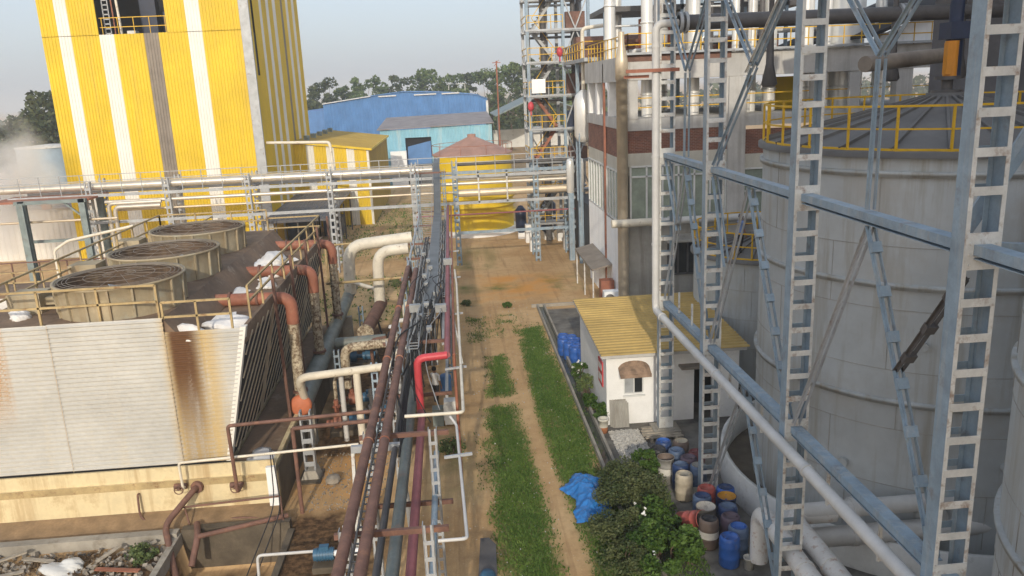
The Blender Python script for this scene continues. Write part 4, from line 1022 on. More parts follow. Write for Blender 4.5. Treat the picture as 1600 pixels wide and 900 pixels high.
for (xa, za), (xb, zb) in zip(pts, pts[1:]): aw.prism([(xa,CY0-.003,za+.04),(xb,CY0-.003,zb+.04),(xb,CY0-.42,zb*.25+2.28*.75-.1),(xa,CY0-.42,za*.25+2.28*.75-.1)],(0,0,.03))
aw.box(6.11,7.36,CY0-.44,CY0-.40,2.12,2.26); aw.obj('awning', mt['awn'], cb)
mb = MB(); mb.ribs((CX0-.3,CY1+.2,3.55),(0,-(CY1-CY0+.75),-.4),(5.95,0,0),.045,.3); mb.obj('roof', mt['roof_y'] if 'roof_y' in mt else mt['yellow_dark'], cb)
mb = MB(); mb.box(CX0-.25,CX1+.15,CY0-.42,CY0-.36,2.98,3.12); mb.bar((CX0-.26,CY0-.4,3.08),(CX0-.26,CY1+.2,3.46),.05,.12); mb.obj('fascia', mt['pipe_grey'], cb)
mb = MB(); mb.box(8.55,9.7,CY0-.5,CY0-.003,2.33,2.42); mb.obj('door_hood', mt['grey_sheet'], cb)
mb = MB(); mb.box(CX0-.05,CX0-.003,30.5,31.4,1.4,2.45); mb.obj('notice_board', mt['red_pipe'], cb)
nb_ = [o for o in cb.children if o.name.startswith('notice_board')][0]
mb = MB(); mb.box(CX0-.06,CX0-.051,30.62,31.28,1.55,1.85); mb.box(CX0-.06,CX0-.051,30.62,31.28,2.05,2.3); mb.obj('notice_sheet', mt['white_dirty'], nb_)
# ------------------------------------------------------------------ cooling tower
mt['lining'] = M('stained_lining', (.12,.075,.045), .6, var=.3, vs=1.5, streak=((.3,.22,.13),.5,2.))
ct = thing('cooling_tower', 'long white sheeted cooling tower with three open fan stacks on its brown deck', 'cooling tower', (-11,33,0))
cas = M('casing_sheet', (.55, .54, .505), .5, var=.09, vs=.5, streak=((.62, .55, .42), .3, 1.5))
t = cas.node_tree; n = t.nodes; l = t.links; b = n["Principled BSDF"]; src = b.inputs['Base Color'].links[0].from_socket
tcx = n.new("ShaderNodeTexCoord"); sxx = n.new("ShaderNodeSeparateXYZ"); l.new(tcx.outputs['Object'], sxx.inputs[0])
def _mr(s, a, bb, c, d, smooth=True):
    x = n.new("ShaderNodeMapRange"); x.interpolation_type = 'SMOOTHSTEP' if smooth else 'LINEAR'
    for i, v in ((1,a),(2,bb),(3,c),(4,d)): x.inputs[i].default_value = v
    l.new(s, x.inputs[0]); return x.outputs[0]
def _mul(*ss):
    o = ss[0]
    for s in ss[1:]:
        x = n.new("ShaderNodeMath"); x.operation = 'MULTIPLY'; l.new(o, x.inputs[0]); l.new(s, x.inputs[1]); o = x.outputs[0]
    return o
mpx = n.new("ShaderNodeMapping"); mpx.inputs['Scale'].default_value = (5, 5, .35); l.new(tcx.outputs['Object'], mpx.inputs[0])
nz1 = n.new("ShaderNodeTexNoise"); nz1.inputs['Scale'].default_value = 1; nz1.inputs['Detail'].default_value = 8; nz1.inputs['Roughness'].default_value = .7; l.new(mpx.outputs[0], nz1.inputs['Vector'])
X_, Z_ = sxx.outputs[0], sxx.outputs[2]
core = _mul(_mr(X_,1.55,1.85,0,1), _mr(X_,2.3,2.85,1,0), _mr(Z_,2.4,5.4,.3,1), _mr(nz1.outputs['Fac'],.25,.45,.5,1))
halo = _mul(_mr(X_,1.3,1.75,0,1), _mr(X_,2.7,3.6,1,0), _mr(nz1.outputs['Fac'],.3,.6,.2,.9))
left = _mul(_mr(X_,-3.45,-3.2,1,0), _mr(Z_,3.2,5.5,0,1), _mr(nz1.outputs['Fac'],.35,.6,.1,1))
def _mix(f, A, B):
    x = n.new("ShaderNodeMix"); x.data_type = 'RGBA'; l.new(f, x.inputs[0]); l.new(A, x.inputs[6]); x.inputs[7].default_value = (*B, 1); return x.outputs[2]
c = _mix(halo, src, (.55,.40,.17)); c = _mix(core, c, (.13,.06,.025)); c = _mix(left, c, (.45,.24,.07))
l.new(c, b.inputs['Base Color'])
mb = MB()
for a, bq, z0, z1, yo in ((-15.6,-12.88,1.95,6.92,0),(-12.9,-9.38,1.95,6.94,.012)):
    mb.ribs((a,24.95-yo,z1),(0,0,-(z1-z0)),(bq-a,0,0),.06,.15,.25)
N = 31; z0, z1 = 1.95, 6.46
for k in range(N):
    za = z1-(z1-z0)*k/N; zb = z1-(z1-z0)*(k+1)/N
    zs = [za, za+(zb-za)*.3, za+(zb-za)*.5, za+(zb-za)*.8, zb]; ys = [24.945,24.945,24.895,24.895,24.945]
    i = len(mb.v)
    for z, y in zip(zs, ys):
        xr = -7.91+(z-1.98)/(6.46-1.98)*.99; mb.add([(-9.4,y,z),(xr,y,z)])
    for j in range(4): mb.q(i+2*j,i+2*j+2,i+2*j+3,i+2*j+1)
mb.obj('casing', cas, ct)
for x in (-12.89,-9.39): mb = MB(); mb.box(x-.006,x+.006,24.87,24.89,1.95,6.9); mb.obj('seam', mt['clad_tan'], ct)
mb = MB(); mb.prism([(-8.02,24.9,1.95),(-7.86,24.9,1.95),(-6.84,24.9,6.5),(-7.02,24.9,6.5)],(0,.25,0)); mb.obj('edge_trim', mt['white_sheet'], ct)
mb = MB(); mb.box(-15.6,-6.4,24.75,41.6,0,1.45); mb.box(-15.6,-6.48,24.82,24.9,1.45,1.9); mb.box(-6.6,-6.45,24.9,41.6,1.45,1.72); mb.obj('basin', mt['basin'], ct)
mb = MB(); mb.box(-6.4,-6.375,24.9,41.5,0,1.62); mb.obj('wet_side', mt['conc_dk'], ct)
mb = MB(); mb.box(-6.72,-6.42,24.6,24.75,0,1.74); mb.obj('end_pier', mt['plaster'], ct)
mb = MB(); mb.box(-15.6,-6.75,24.735,24.75,1.22,1.45); mb.obj('stained_ledge', mt['rail_tan'], ct)
mb = MB(); mb.poly([(-8.0,24.9,1.62),(-6.6,24.9,1.62),(-6.6,41.5,1.62),(-8,41.5,1.62)]); mb.obj('basin_water', mt['deck'], ct)
mb = MB(); mb.box(-15.55,-9.4,25.05,41.5,1.5,6.7); mb.prism([(-9.4,25.05,1.6),(-8.0,25.05,1.9),(-7.1,25.05,5.9),(-9.4,25.05,5.9)],(0,16.4,0)); mb.obj('fill_body', mt['dark'], ct)
mb = MB(); mb.box(-15.6,-9.4,24.98,41.6,6.7,6.88); mb.obj('deck', mt['deck'], ct)
mb = MB(); mb.box(-9.38,-6.95,25.0,41.6,5.9,6.0); mb.box(-7.05,-6.93,24.98,41.6,6.0,6.42); mb.prism([(-9.4,25.0,6.0),(-9.4,25.0,6.88),(-8.75,25.0,6.02)],(0,16.6,0)); mb.obj('lower_deck', mt['deck'], ct)
# sloping dark louvre face with diagonal slats
lv_ = MB(); lv_.poly([(-7.9,25.1,1.95),(-7.9,41.5,1.95),(-6.98,41.5,6.1),(-6.98,25.1,6.1)]); louv = lv_.obj('louvre', mt['dark'], ct)
sl = MB(); y = 21.6
while y < 41.5:
    y0, y1 = y, y+4.2; t0, t1 = 0., 1.
    if y0 < 25.15: t0 = (25.15-y0)/4.2
    if y1 > 41.45: t1 = (41.45-y0)/4.2
    def P_(t_): return (-7.85+.93*t_+.04, y0+4.2*t_, 1.98+4.15*t_)
    if t1-t0 > .05: sl.bar(P_(t0), P_(t1), .03, .035)
    y += .8
for yy in (29.2,33.3,37.4): sl.bar((-7.83,yy,1.98),(-6.9,yy,6.1),.1,.1)
sl.obj('slat', mt['clad_tan'], louv)
for k in range(5):
    yy = 26.2+k*3.4
    mb = MB(); mb.bar((-6.72,yy+2.8,0.2),(-6.78,yy+2.7,7.3),.1,.1); mb.obj('post', mt['rust'], ct)
# fan stacks
for fi, (fx, fy) in enumerate(((-11.35,27.1),(-11.45,31.75),(-11.7,36.9))):
    fs_ = MB(); fs_.lathe([(1.88,6.88),(1.9,7.4),(1.94,7.9),(2.06,7.94),(2.07,7.88),(1.99,7.84),(1.96,7.4),(1.95,6.88)][::-1],(fx,fy,0),48)
    f_o = fs_.obj('fan_stack', mt['fan_skin'], ct)
    rb = MB()
    for k in range(18):
        a = 2*math.pi*k/18; u = Vector((math.cos(a),math.sin(a),0)); c0 = Vector((fx,fy,0))
        rb.bar(c0+u*1.97+Vector((0,0,6.9)),c0+u*2.02+Vector((0,0,7.86)),.06,.09,u)
    rb.obj('stack_rib', mt['fan_skin'], f_o)
    gd = MB()
    for r in (1.99,1.86,1.73,1.6,1.1,.5): 
        pts = [(fx+r*math.cos(a),fy+r*math.sin(a),7.93+.10*(1-r/2)) for a in np.linspace(0,2*math.pi,49)]
        gd.tube(pts,.011,4,False)
    for k in range(12):
        a = 2*math.pi*k/12; gd.bar((fx+.25*math.cos(a),fy+.25*math.sin(a),8.02),(fx+2.03*math.cos(a),fy+2.03*math.sin(a),7.925),.011,.011)
    gd.obj('guard', mt['grey_sheet'], f_o)
    bl = MB(); bl.cyl((fx,fy),.28,7.05,7.45,18)
    for k in range(6):
        a = 2*math.pi*k/6+.4*fi; u = Vector((math.cos(a),math.sin(a),0)); w_ = Vector((-math.sin(a),math.cos(a),0)); c0 = Vector((fx,fy,7.25))
        bl.prism([c0+u*.2-w_*.1,c0+u*1.75-w_*.22+Vector((0,0,-.06)),c0+u*1.75+w_*.2+Vector((0,0,.08)),c0+u*.2+w_*.12],(0,0,.03))
    bl.obj('fan_blade', mt['box_blue'], f_o)
    dk = MB(); dk.cyl((fx,fy),1.82,6.885,6.9,32); dk.obj('plenum', mt['dark'], f_o)
    dk = MB(); dk.lathe([(1.865,6.9),(1.88,7.4),(1.925,7.88)][::-1],(fx,fy,0),48); dk.obj('inner_lining', mt['lining'], f_o)
    db = MB(); db.box(fx-3.55,fx-2.5,fy-.45,fy+.5,6.88,7.55); db.box(fx-2.5,fx-2.05,fy-.12,fy+.12,7.1,7.35); db.obj('drive_box', mt['fan_skin'], ct)
# handrails on the deck
def rails(pts, z0, h, posts, m='rail_tan', name='handrail', parent=ct, w=.065):
    r = MB()
    for p, q in zip(pts, pts[1:]):
        for f in (.52, 1.): r.bar((*p,z0+h*f),(*q,z0+h*f),w,w)
        L_ = math.dist(p, q); k = max(1, round(L_/posts))
        for i in range(k+1): f = i/k; x = p[0]+(q[0]-p[0])*f; y = p[1]+(q[1]-p[1])*f; r.bar((x,y,z0),(x,y,z0+h),w,w)
    return r.obj(name, mt[m], parent)
rails([(-14.9,41.3),(-14.9,25.06),(-9.5,25.06)],6.88,1.1,1.8)
rails([(-9.4,25.08),(-7.3,25.08)],6.4,1.0,1.0)
rails([(-7.0,26.2),(-7.0,41.4),(-9.6,41.4)],6.42,1.1,1.9)
rails([(-14.9,41.3),(-9.6,41.3)],6.88,1.1,1.8)
rails([(-15.5,43.5),(-15.5,52)],5.2,1.1,1.6)
mb = MB(); mb.box(-16.6,-14.6,42,53,4.9,5.2); 
for x in (-16.4,-14.8):
    for y in (42.3,52.6): mb.box(x-.1,x+.1,y-.1,y+.1,0,4.9)
mb.obj('rear_platform', mt['steel_green'], ct)
# foam
def foam(name, label, x, y, z, sx, sy, sz, seed, mat='foam', cat='foam heap', group='white foam heaps on the cooling tower deck'):
    bm = bmesh.new(); bmesh.ops.create_icosphere(bm, subdivisions=4, radius=1)
    r_ = random.Random(seed); ph = [(r_.uniform(0,6),r_.uniform(1.2,4),r_.uniform(1.2,4),r_.uniform(1.2,4)) for _ in range(9)]
    for v in bm.verts:
        c = v.co.copy(); d = 1+sum(math.sin(c.x*a+c.y*b_+c.z*c_+p) for p, a, b_, c_ in ph)*.07+.09*sum(abs(math.sin(2.3*(c.x*b_+c.y*a)+3*c.z*c_+p)) for p, a, b_, c_ in ph[:4])-.2
        v.co = Vector((c.x*sx*d, c.y*sy*d, max(c.z,-.25)*sz*d))
    me = bpy.data.meshes.new(name); bm.to_mesh(me); bm.free(); me.materials.append(mt[mat])
    me.polygons.foreach_set('use_smooth', [True]*len(me.polygons))
    o = bpy.data.objects.new(name, me); COL.objects.link(o); o.location = (x,y,z+.2*sz); return tag(o, label, cat, group)
foam('foam_heap','white foam heap spilling over the casing edge above the rust streak',-8.65,25.35,6.05,.62,.4,.36,1)
foam('foam_heap','flat white foam heap beside the nearest corner of the lower deck',-7.9,26.6,6.0,.75,.6,.3,2)
foam('foam_heap','large white foam heap between the first and second red brown pipes',-8.7,36.6,6.0,.75,1.5,.42,3)
foam('foam_heap','small white foam heap next to the largest foam heap',-7.9,34.9,6.0,.45,.7,.3,4)
foam('foam_heap','thin white foam patch near the second fan stack',-8.9,31.4,6.0,.4,.8,.16,5)
foam('foam_heap','low white foam patch beside the second red brown pipe',-7.9,32.6,6.0,.4,.6,.16,8)
foam('foam_heap','long foam strip floating in the basin under the slanting edge',-7.1,25.7,1.6,.45,.7,.1,6)
foam('foam_heap','small foam lump by the fan drive box at the left edge',-14.3,26.2,6.85,.32,.35,.28,7)
# risers from the deck to the green header
for i, (y, lb) in enumerate(((29.6,'nearest red brown cooling pipe arching over the louvres with a peeling white drop'),(34.4,'middle red brown cooling pipe arching over the louvres with a rusty peeling drop'),(40.4,'farthest red brown cooling pipe arching over the louvres'))):
    p = thing('riser_pipe', lb, 'pipe', (-7,y,0), 'red brown riser pipes of the cooling tower')
    mb = MB(); mb.pipe([(-9.3,y,6.26),(-6.35,y,6.2),(-6.37,y,5.2)],.235,16,.6); mb.obj('elbow', mt['redbrown'], p)
    mb = MB(); mb.tube([(-6.37,y,5.3),(-6.39,y,2.2)],.215,16); mb.obj('drop', mt['peel'], p)
    mb = MB()
    for z in (2.45,2.5): mb.tube([(-6.39,y,z),(-6.39,y,z+.04)],.3,16)
    for x in (-8.6,-7.6): mb.tube([(x,y,6.25),(x+.08,y,6.25)],.3,16)
    mb.obj('flange', mt['rust'], p)
hd = thing('green_header_pipe', 'thick grey green header pipe sloping away under the risers with a round orange end', 'pipe', (-6.45,38,0))
mb = MB(); mb.tube([(-6.36,29.3,2.0),(-6.42,36,2.0)],.4,22); mb.tube([(-6.42,36,2.0),(-6.6,48.5,2.0)],.33,22); mb.obj('pipe', mt['green_pipe'], hd)
mb = MB(); mb.lathe([(.42,0),(.42,.12),(.34,.2),(.18,.25),(.01,.27)],(0,0,0),24); mb.v = [(-6.36+a,29.32-c,2.0+b_) for a,b_,c in mb.v]; mb.obj('end_cap', mt['orange'], hd)
for y in (30.2,36.2,43): mb = MB(); mb.box(-6.7,-6.05,y-.2,y+.2,0,1.62); mb.obj('saddle', mt['conc'], hd)
wb = thing('white_branch_pipe', 'weathered white pipe rising from the orange ended header and running right to the rack', 'pipe', (-4.3,29,0))
mb = MB(); mb.pipe([(-6.2,29.35,2.2),(-6.2,28.6,3.35),(-2.6,28.6,3.6)],.15,14,.4); mb.obj('pipe', mt['cream'], wb)
mb = MB(); mb.pipe([(-4.05,28.6,3.4),(-4.05,28.6,.5),(-4.05,30,.4)],.14,12); mb.obj('drop', mt['cream'], wb)
# white elbows
for i, (pts, r, lb) in enumerate((([(-2.6,46,5.3),(-6.3,46,5.0),(-6.4,46,2.2)],.34,'larger left white elbow pipe dropping from the rack onto the green header'),([(-2.7,43.5,5.15),(-4.4,43.5,5.05),(-4.5,43.5,2.2)],.3,'right white elbow pipe dropping from the rack onto the rusty pipe'))):
    mb = MB(); mb.pipe(pts,r,18,.95); solo(mb,'white_elbow_pipe',lb,'pipe',mt['cream'],(pts[1][0],pts[1][1],2.2),'white elbow pipes beside the rack')
rp = thing('rusty_stub_pipe', 'short thick rusty pipe pointing at the viewer with a pale bolted end', 'pipe', (-4.65,41,0))
mb = MB(); mb.tube([(-4.45,44,2.05),(-4.8,38.45,2.0)],.33,18); mb.obj('pipe', mt['rust'], rp)
mb = MB(); mb.tube([(-4.8,38.45,2.0),(-4.81,38.3,2.0)],.42,18); mb.tube([(-4.805,38.3,2.0),(-4.81,38.26,2.0)],.26,18); mb.obj('blind_flange', mt['peel'], rp)
for y in (39.3,42.5): mb = MB(); mb.bar((-5.1,y,0),(-4.75,y,1.7),.1,.1); mb.bar((-4.3,y,0),(-4.65,y,1.7),.1,.1); mb.obj('trestle', mt['pipe_dark'], rp)
mb = MB(); mb.pipe([(-5.9,36,2.3),(-3.6,36,2.35)],.25,14); solo(mb,'grey_cross_pipe','short grey pipe running from the green header towards the rack','pipe',mt['green_pipe'],(-4.7,36,2.3))
mb = MB(); mb.pipe([(-5.1,33,1.2),(-5.1,33,3.0),(-2.3,33.2,3.1)],.2,14,.45); solo(mb,'peeling_elbow_pipe','peeling white elbow pipe under the brown rack pipes','pipe',mt['peel'],(-5.1,33,1.2))
mb = MB(); mb.pipe([(-4.75,29.3,.4),(-4.75,29.3,3.3)],.1,10); solo(mb,'thin_grey_standpipe','thin grey standpipe beside the white vertical drop','pipe',mt['pipe_grey'],(-4.75,29.3,.4))
mb = MB(); mb.pipe([(-6.9,41,4.0),(-2.7,41,4.1)],.07,8); mb2 = mb; solo(mb,'slim_tan_pipe','slim tan pipe crossing to the rack in front of the white elbow pipes','pipe',mt['rail_tan'],(-4.8,41,4))
mb = MB(); mb.pipe([(-6.4,46,2.9),(-4.5,43.5,2.9)],.11,10); solo(mb,'balance_pipe','short pale pipe joining the two white elbow pipes','pipe',mt['cream'],(-5.4,44.8,2.9))
# brown frame pipes and valves at the front of the basin
mb = MB(); mb.pipe([(-7.55,24.7,1.2),(-7.55,24.1,1.2),(-7.55,24.0,3.55),(-2.5,24.0,3.72)],.06,10,.12); solo(mb,'brown_pipe_arch','thin brown pipe arch rising from the basin corner and crossing to the rack','pipe',mt['rust'],(-7.5,24,1.2))
mb = MB(); mb.pipe([(-5.7,24.6,3.05),(-2.5,24.6,3.15)],.07,10); mb.pipe([(-5.7,24.6,3.05),(-5.7,24.6,0.0)],.07,8); solo(mb,'brown_stand_pipe','second brown pipe below the arch with a leg down to the mud','pipe',mt['rust'],(-5.7,24.6,0))
mb = MB(); mb.pipe([(-9.35,24.6,1.3),(-9.35,24.4,1.3),(-9.35,24.35,2.25),(-3.6,24.35,2.45)],.045,10,.12); solo(mb,'thin_white_pipe','thin white pipe running level from the stained basin to the portal frame','pipe',mt['cream'],(-9.35,24.4,1.3))
vp = thing('drain_pipe', 'bent brown drain pipe leaning out of the stained basin wall into the pit', 'pipe', (-9.6,23.6,0))
mb = MB(); mb.pipe([(-9.0,24.75,1.2),(-9.05,24.45,1.2),(-9.75,23.5,.55),(-9.0,21.9,-.5)],.1,12,.3); mb.obj('pipe', mt['rust'], vp)
mb = MB(); mb.tube([(-9.0,24.75,1.2),(-9.02,24.62,1.2)],.2,14); mb.obj('flange', mt['rust'], vp)
for i, (x, z, lb) in enumerate(((-7.72,1.2,'small rusty valve on the basin wall at the foot of the brown pipe arch'),(-9.5,1.3,'small rusty valve on the basin wall at the foot of the thin white pipe'))):
    p = thing('valve', lb, 'valve', (x,24.6,z), 'rusty valves on the basin wall')
    mb = MB(); mb.tube([(x+.2,24.62,z),(x-.2,24.62,z)],.1,10); mb.tube([(x+.02,24.62,z),(x+.02,24.35,z+.02)],.05,8); mb.obj('body', mt['rust'], p)
    mb = MB(); pts = [(x+.02+.14*math.cos(a),24.34,z+.14*math.sin(a)) for a in np.linspace(0,6.283,17)]; mb.tube(pts,.018,6,False); mb.bar((x-.12,24.34,z),(x+.16,24.34,z),.02,.02); mb.obj('handwheel', mt['rust'], p)
mb = MB(); mb.pipe([(-10.9,24.7,1.1),(-10.9,24.6,1.1),(-10.9,24.5,.3),(-10.2,24.2,.15),(-8.8,24.3,.1),(-7.6,24.2,.25),(-6.4,24.1,.12)],.035,8,.3); solo(mb,'loose_hose','loose brown hose hanging down the basin wall and snaking along its foot','hose',mt['rust'],(-10.9,24.5,0))
mb = MB(); mb.pipe([(-9.5,24.2,.75),(-6.2,24.0,1.0)],.035,8); mb.tube([(-6.2,24,1.0),(-6.1,23.6,0)],.03,6); mb.tube([(-9.3,24.15,.75),(-9.1,23.9,0)],.03,6); solo(mb,'low_rail','thin low rail standing in front of the basin wall','rail',mt['rust'],(-7.8,24.1,0))
mb = MB(); mb.pipe([(-8.9,23.9,.3),(-8.6,23.0,.35),(-8.7,22.4,-.3)],.1,12,.3); mb.pipe([(-8.6,23.0,.35),(-6.0,23.9,.35)],.08,10); solo(mb,'pit_pipe','brown pipe lying along the pit edge with an end dipping into the pit','pipe',mt['rust'],(-8,23.4,.3))
mb = MB(); mb.box(-9.3,-5.9,23.55,23.85,-1.2,.3); struct(mb.obj('pit_edge', mt['conc_dk']))
mb = MB(); mb.box(-15.2,-9.35,23.3,23.62,-.05,.34); mb.box(-9.5,-9.3,19,23.55,-1.2,.2); struct(mb.obj('kerb', mt['conc']))
mb = MB(); mb.box(-5.95,-5.75,19,23.5,-1.2,.1); struct(mb.obj('pit_wall', mt['conc_dk']))
mb = MB(); mb.prism([(-15.6,24.75,.4),(-15.6,23.62,.06),(-15.6,24.75,0)],(9.2,0,0)); struct(mb.obj('soil_bank', mt['soil']))
mb = MB(); mb.pipe([(-6.4,21.3,-.1),(-6.4,21.4,.5),(-4.6,21.3,.55)],.045,8,.15); solo(mb,'suction_pipe','thin pale pipe running from the pit to the blue ended pump','pipe',mt['pipe_grey'],(-5.5,21.3,0))
for i, (pts, lb) in enumerate((([(-6.5,24.6,2.4),(-6.3,23.6,.9),(-7.0,21,-.6)],'left one of two black cables hanging off the basin corner'),([(-6.45,24.6,2.4),(-6.1,23.6,.8),(-6.7,21,-.6)],'right one of two black cables hanging off the basin corner'))):
    mb = MB(); mb.pipe(pts,.02,6,.5); solo(mb,'hanging_cable',lb,'cable',mt['cable'],pts[1],'black cables at the basin corner')
# pump sets
def pump(x, y, label, rz, cm='redbrown', mm='motor_blue', s=1.):
    p = thing('pump_set', label, 'pump', (x,y,0), 'pump sets under and beside the pipe rack')
    mb = MB(); mb.box(x-.75,x+.75,y-.28,y+.28,0,.22); mb.obj('base', mt['conc_dk'], p)
    mb = MB(); mb.tube([(x+.05,y,.55),(x+.7,y,.55)],.2,14); mb.box(x+.2,x+.5,y-.1,y+.1,.72,.86)
    for k in range(6): mb.tube([(x+.12+.09*k,y,.55),(x+.15+.09*k,y,.55)],.225,14)
    mb.obj('motor', mt[mm], p)
    mb = MB(); mb.tube([(x-.55,y,.55),(x-.25,y,.55)],.27,16); mb.tube([(x-.25,y,.55),(x+.05,y,.55)],.1,10); mb.pipe([(x-.4,y,.6),(x-.4,y,1.5)],.1,10); mb.tube([(x-.4,y,1.2),(x-.4,y,1.26)],.17,12); mb.tube([(x-.6,y,.55),(x-.85,y,.55)],.12,12); mb.obj('casing', mt[cm], p)
    p.rotation_euler = (0,0,rz); p.scale = (s,)*3; return p
pump(-4.1,21.2,'white cased pump with a blue motor end in the mud by the bottom edge',math.pi,'panel','motor_blue',.9)
pump(-4.9,30.9,'rusty brown pump on the wet floor right of the orange pipe end',.1)
pump(-4.6,33.4,'brown pump behind the peeling white elbow',.1)
pump(-3.6,31.9,'dark pump under the brown rack pipes nearest the man in the white shirt',.2,'pipe_dark')
pump(-5.2,39.2,'blue grey pump in the shadow left of the rusty stub pipe',0.,'motor_blue')
pump(-3.4,41.8,'small blue motor pump near the helmeted worker',0.,'motor_blue','motor_blue',.8)
for i, (x, y, h, c_) in enumerate(((-5.6,34,2.6,'steel_blue'),(-3.5,29.6,3.4,'box_blue'),(-3.1,37,3.2,'steel_blue'),(-5.4,42,2.4,'steel_blue'))):
    mb = MB()
    for sx in (-.1,.1): mb.box(x+sx-.03,x+sx+.03,y-.1,y+.1,0,h)
    for k in range(int(h/.35)): mb.box(x-.1,x+.1,y-.11,y-.09,.2+k*.35,.3+k*.35)
    solo(mb,'lattice_post',('slim blue lattice post behind the orange pipe end','pale blue post beside the white vertical drop','blue lattice post near the helmeted worker','short blue lattice post under the green header')[i],'post',mt[c_],(x,y,0),'blue lattice posts in the pump yard')
lp = thing('lattice_stub_column', 'short pale lattice column with a flared foot standing in the mud', 'column', (-5.8,27.2,0))
mb = MB()
for sx in (-.17,.17): mb.box(-5.8+sx-.03,-5.8+sx+.03,27.05,27.35,.3,2.6)
for k in range(5): mb.box(-5.8-.17,-5.8+.17,27.03,27.05,.5+k*.45,.68+k*.45)
mb.obj('column', mt['steel_grey'], lp)
mb = MB(); mb.prism([(-6.15,26.85,0),(-5.45,26.85,0),(-5.6,26.95,.35),(-6.0,26.95,.35)],(0,.6,0)); mb.obj('foot', mt['conc'], lp)
mb = MB(); mb.box(-6.2,-5.4,26.6,27.7,-.05,.06); struct(mb.obj('footing_slab', mt['conc_dk']))
pf = thing('portal_frame', 'low grey portal frame with splayed legs under the brown rack pipes', 'frame', (-2.7,21.5,0))
mb = MB(); mb.bar((-3.4,21.5,3.6),(-2.0,21.5,3.6),.14,.2); mb.obj('beam', mt['steel_grey'], pf)
for xa, xb in ((-3.36,-3.5),(-2.06,-1.85)):
    for dy in (-.02,.9): mb = MB(); mb.bar((xa,21.5,3.55),(xb,21.5+dy,0),.09,.09); mb.obj('leg', mt['steel_pale'], pf)
mb = MB(); mb.box(-.95,-.45,30.8,31.3,.1,1.1); mb.box(-.98,-.42,30.78,30.8,.3,1.0); solo(mb,'white_control_box','white control box on the ground right of the rack','control box',mt['white_dirty'],(-.7,31,0))
mb = MB(); mb.box(-1.45,-1.0,30.9,31.4,.0,.75); solo(mb,'grey_control_box','grey box touching the white control box','control box',mt['green_pipe'],(-1.2,31.1,0))
mb = MB(); mb.lathe([(.02,0),(.26,.02),(.27,.1),(.27,.85),(.2,.92),(.02,.93)],(-.92,34.6,0),18); solo(mb,'blue_drum','single bright blue drum standing by the man in the white shirt','drum',mt['blue_sheet'],(-.92,34.6,0))
mb = MB(); mb.box(-.82,-.45,29.1,29.35,0,.16); solo(mb,'orange_brick_block','orange block lying on the track right of the rack','block',mt['orange'],(-.63,29.2,0))
sb = thing('tilted_slab', 'dark grey slab with a blue lump at its foot on the dirt track at the bottom edge', 'slab', (.3,20.5,0))
mb = MB(); mb.prism([(.02,20.0,.05),(.55,19.95,.05),(.6,21.2,.3),(.4,21.5,.36),(.15,21.5,.36)],(0,0,.06)); mb.obj('slab', mt['pipe_dark'], sb)
mb = MB(); mb.lathe([(.01,0),(.2,.05),(.24,.2),(.15,.33),(.01,.36)],(.28,19.9,0),14); mb.obj('blue_lump', mt['motor_blue'], sb)

# ------------------------------------------------------------------ long pipe rack
rk = thing('pipe_rack', 'long narrow steel rack carrying cable ladders and pipes away from the viewer', 'pipe rack', (-1.6,34,0))
ys = [8.,14.,18.5,26,35.5,40,44,50,56]
for y in ys:
    for x in (-2.5,-.68):
        if x > -1 and y == 26: continue
        if x > -1 and y < 21: x = -.9
        mb = MB(); h = 5.4 if y < 55 else 8.0
        for sx in (-.1,.1): mb.box(x+sx-.008,x+sx+.008,y-.09,y+.09,0,h); mb.box(min(x+sx,x+sx*.45),max(x+sx,x+sx*.45),y-.09,y-.08,0,h)
        k = .3
        while k < h-.2: mb.box(x-.1,x+.1,y-.1,y-.091,k,k+.09); k += .36
        mb.obj('lattice_column', mt['steel_blue' if y > 30 else 'steel_grey'], rk)
    for z in (3.4,5.3)+((8.0,) if y > 55 else ()):
        mb = MB(); mb.box(-2.7,-.5,y-.045,y+.045,z-.09,z+.02); mb.obj('cross_beam', mt['rust'], rk)
for x in (-2.5,-.68):
    for z in (5.2,3.3): mb = MB(); mb.box(x-.05,x+.05,5 if x < -2 else 26,57,z-.1,z+.02); mb.obj('side_beam', mt['steel_grey'], rk)
for y in (17,23,29,35,41):
    mb = MB(); mb.bar((-.6,y,5.3),(.05,y,5.35),.06,.06); mb.obj('bracket', mt['steel_grey'], rk)
mb = MB(); mb.bar((-.65,36,5.2),(-.1,33.4,1.8),.07,.07); mb.obj('brace', mt['steel_pale'], rk)
LG = 'cable ladders on the long rack'
def ladder(name, x0, x1, path, label, m, cover=None):
    p = thing(name, label, 'cable ladder', ((x0+x1)/2, path[0][0], path[0][1]), LG)
    mb = MB()
    for x in (x0, x1): 
        for (ya,za),(yb,zb) in zip(path, path[1:]): mb.bar((x,ya,za),(x,yb,zb),.03,.1)
    mb.obj('side_rail', mt[m], p)
    mb = MB()
    for (ya,za),(yb,zb) in zip(path, path[1:]):
        k = int(math.hypot(yb-ya,zb-za)/.3)
        for i in range(k): f = (i+.5)/k; y = ya+(yb-ya)*f; z = za+(zb-za)*f; mb.box(x0,x1,y-.025,y+.025,z-.03,z-.01)
    mb.obj('rung', mt[m], p)
    if cover:
        mb = MB()
        ya0 = cover
        for (ya,za),(yb,zb) in zip(path, path[1:]):
            if yb <= ya0: continue
            y = max(ya, ya0); z = za+(zb-za)*(y-ya)/(yb-ya)
            mb.prism([(x0,y,z+.06),(x1,y,z+.06),(x1,yb,zb+.06),(x0,yb,zb+.06)],(0,0,.012))
        mb.obj('cover', mt['tray_dark'], p)
    return p
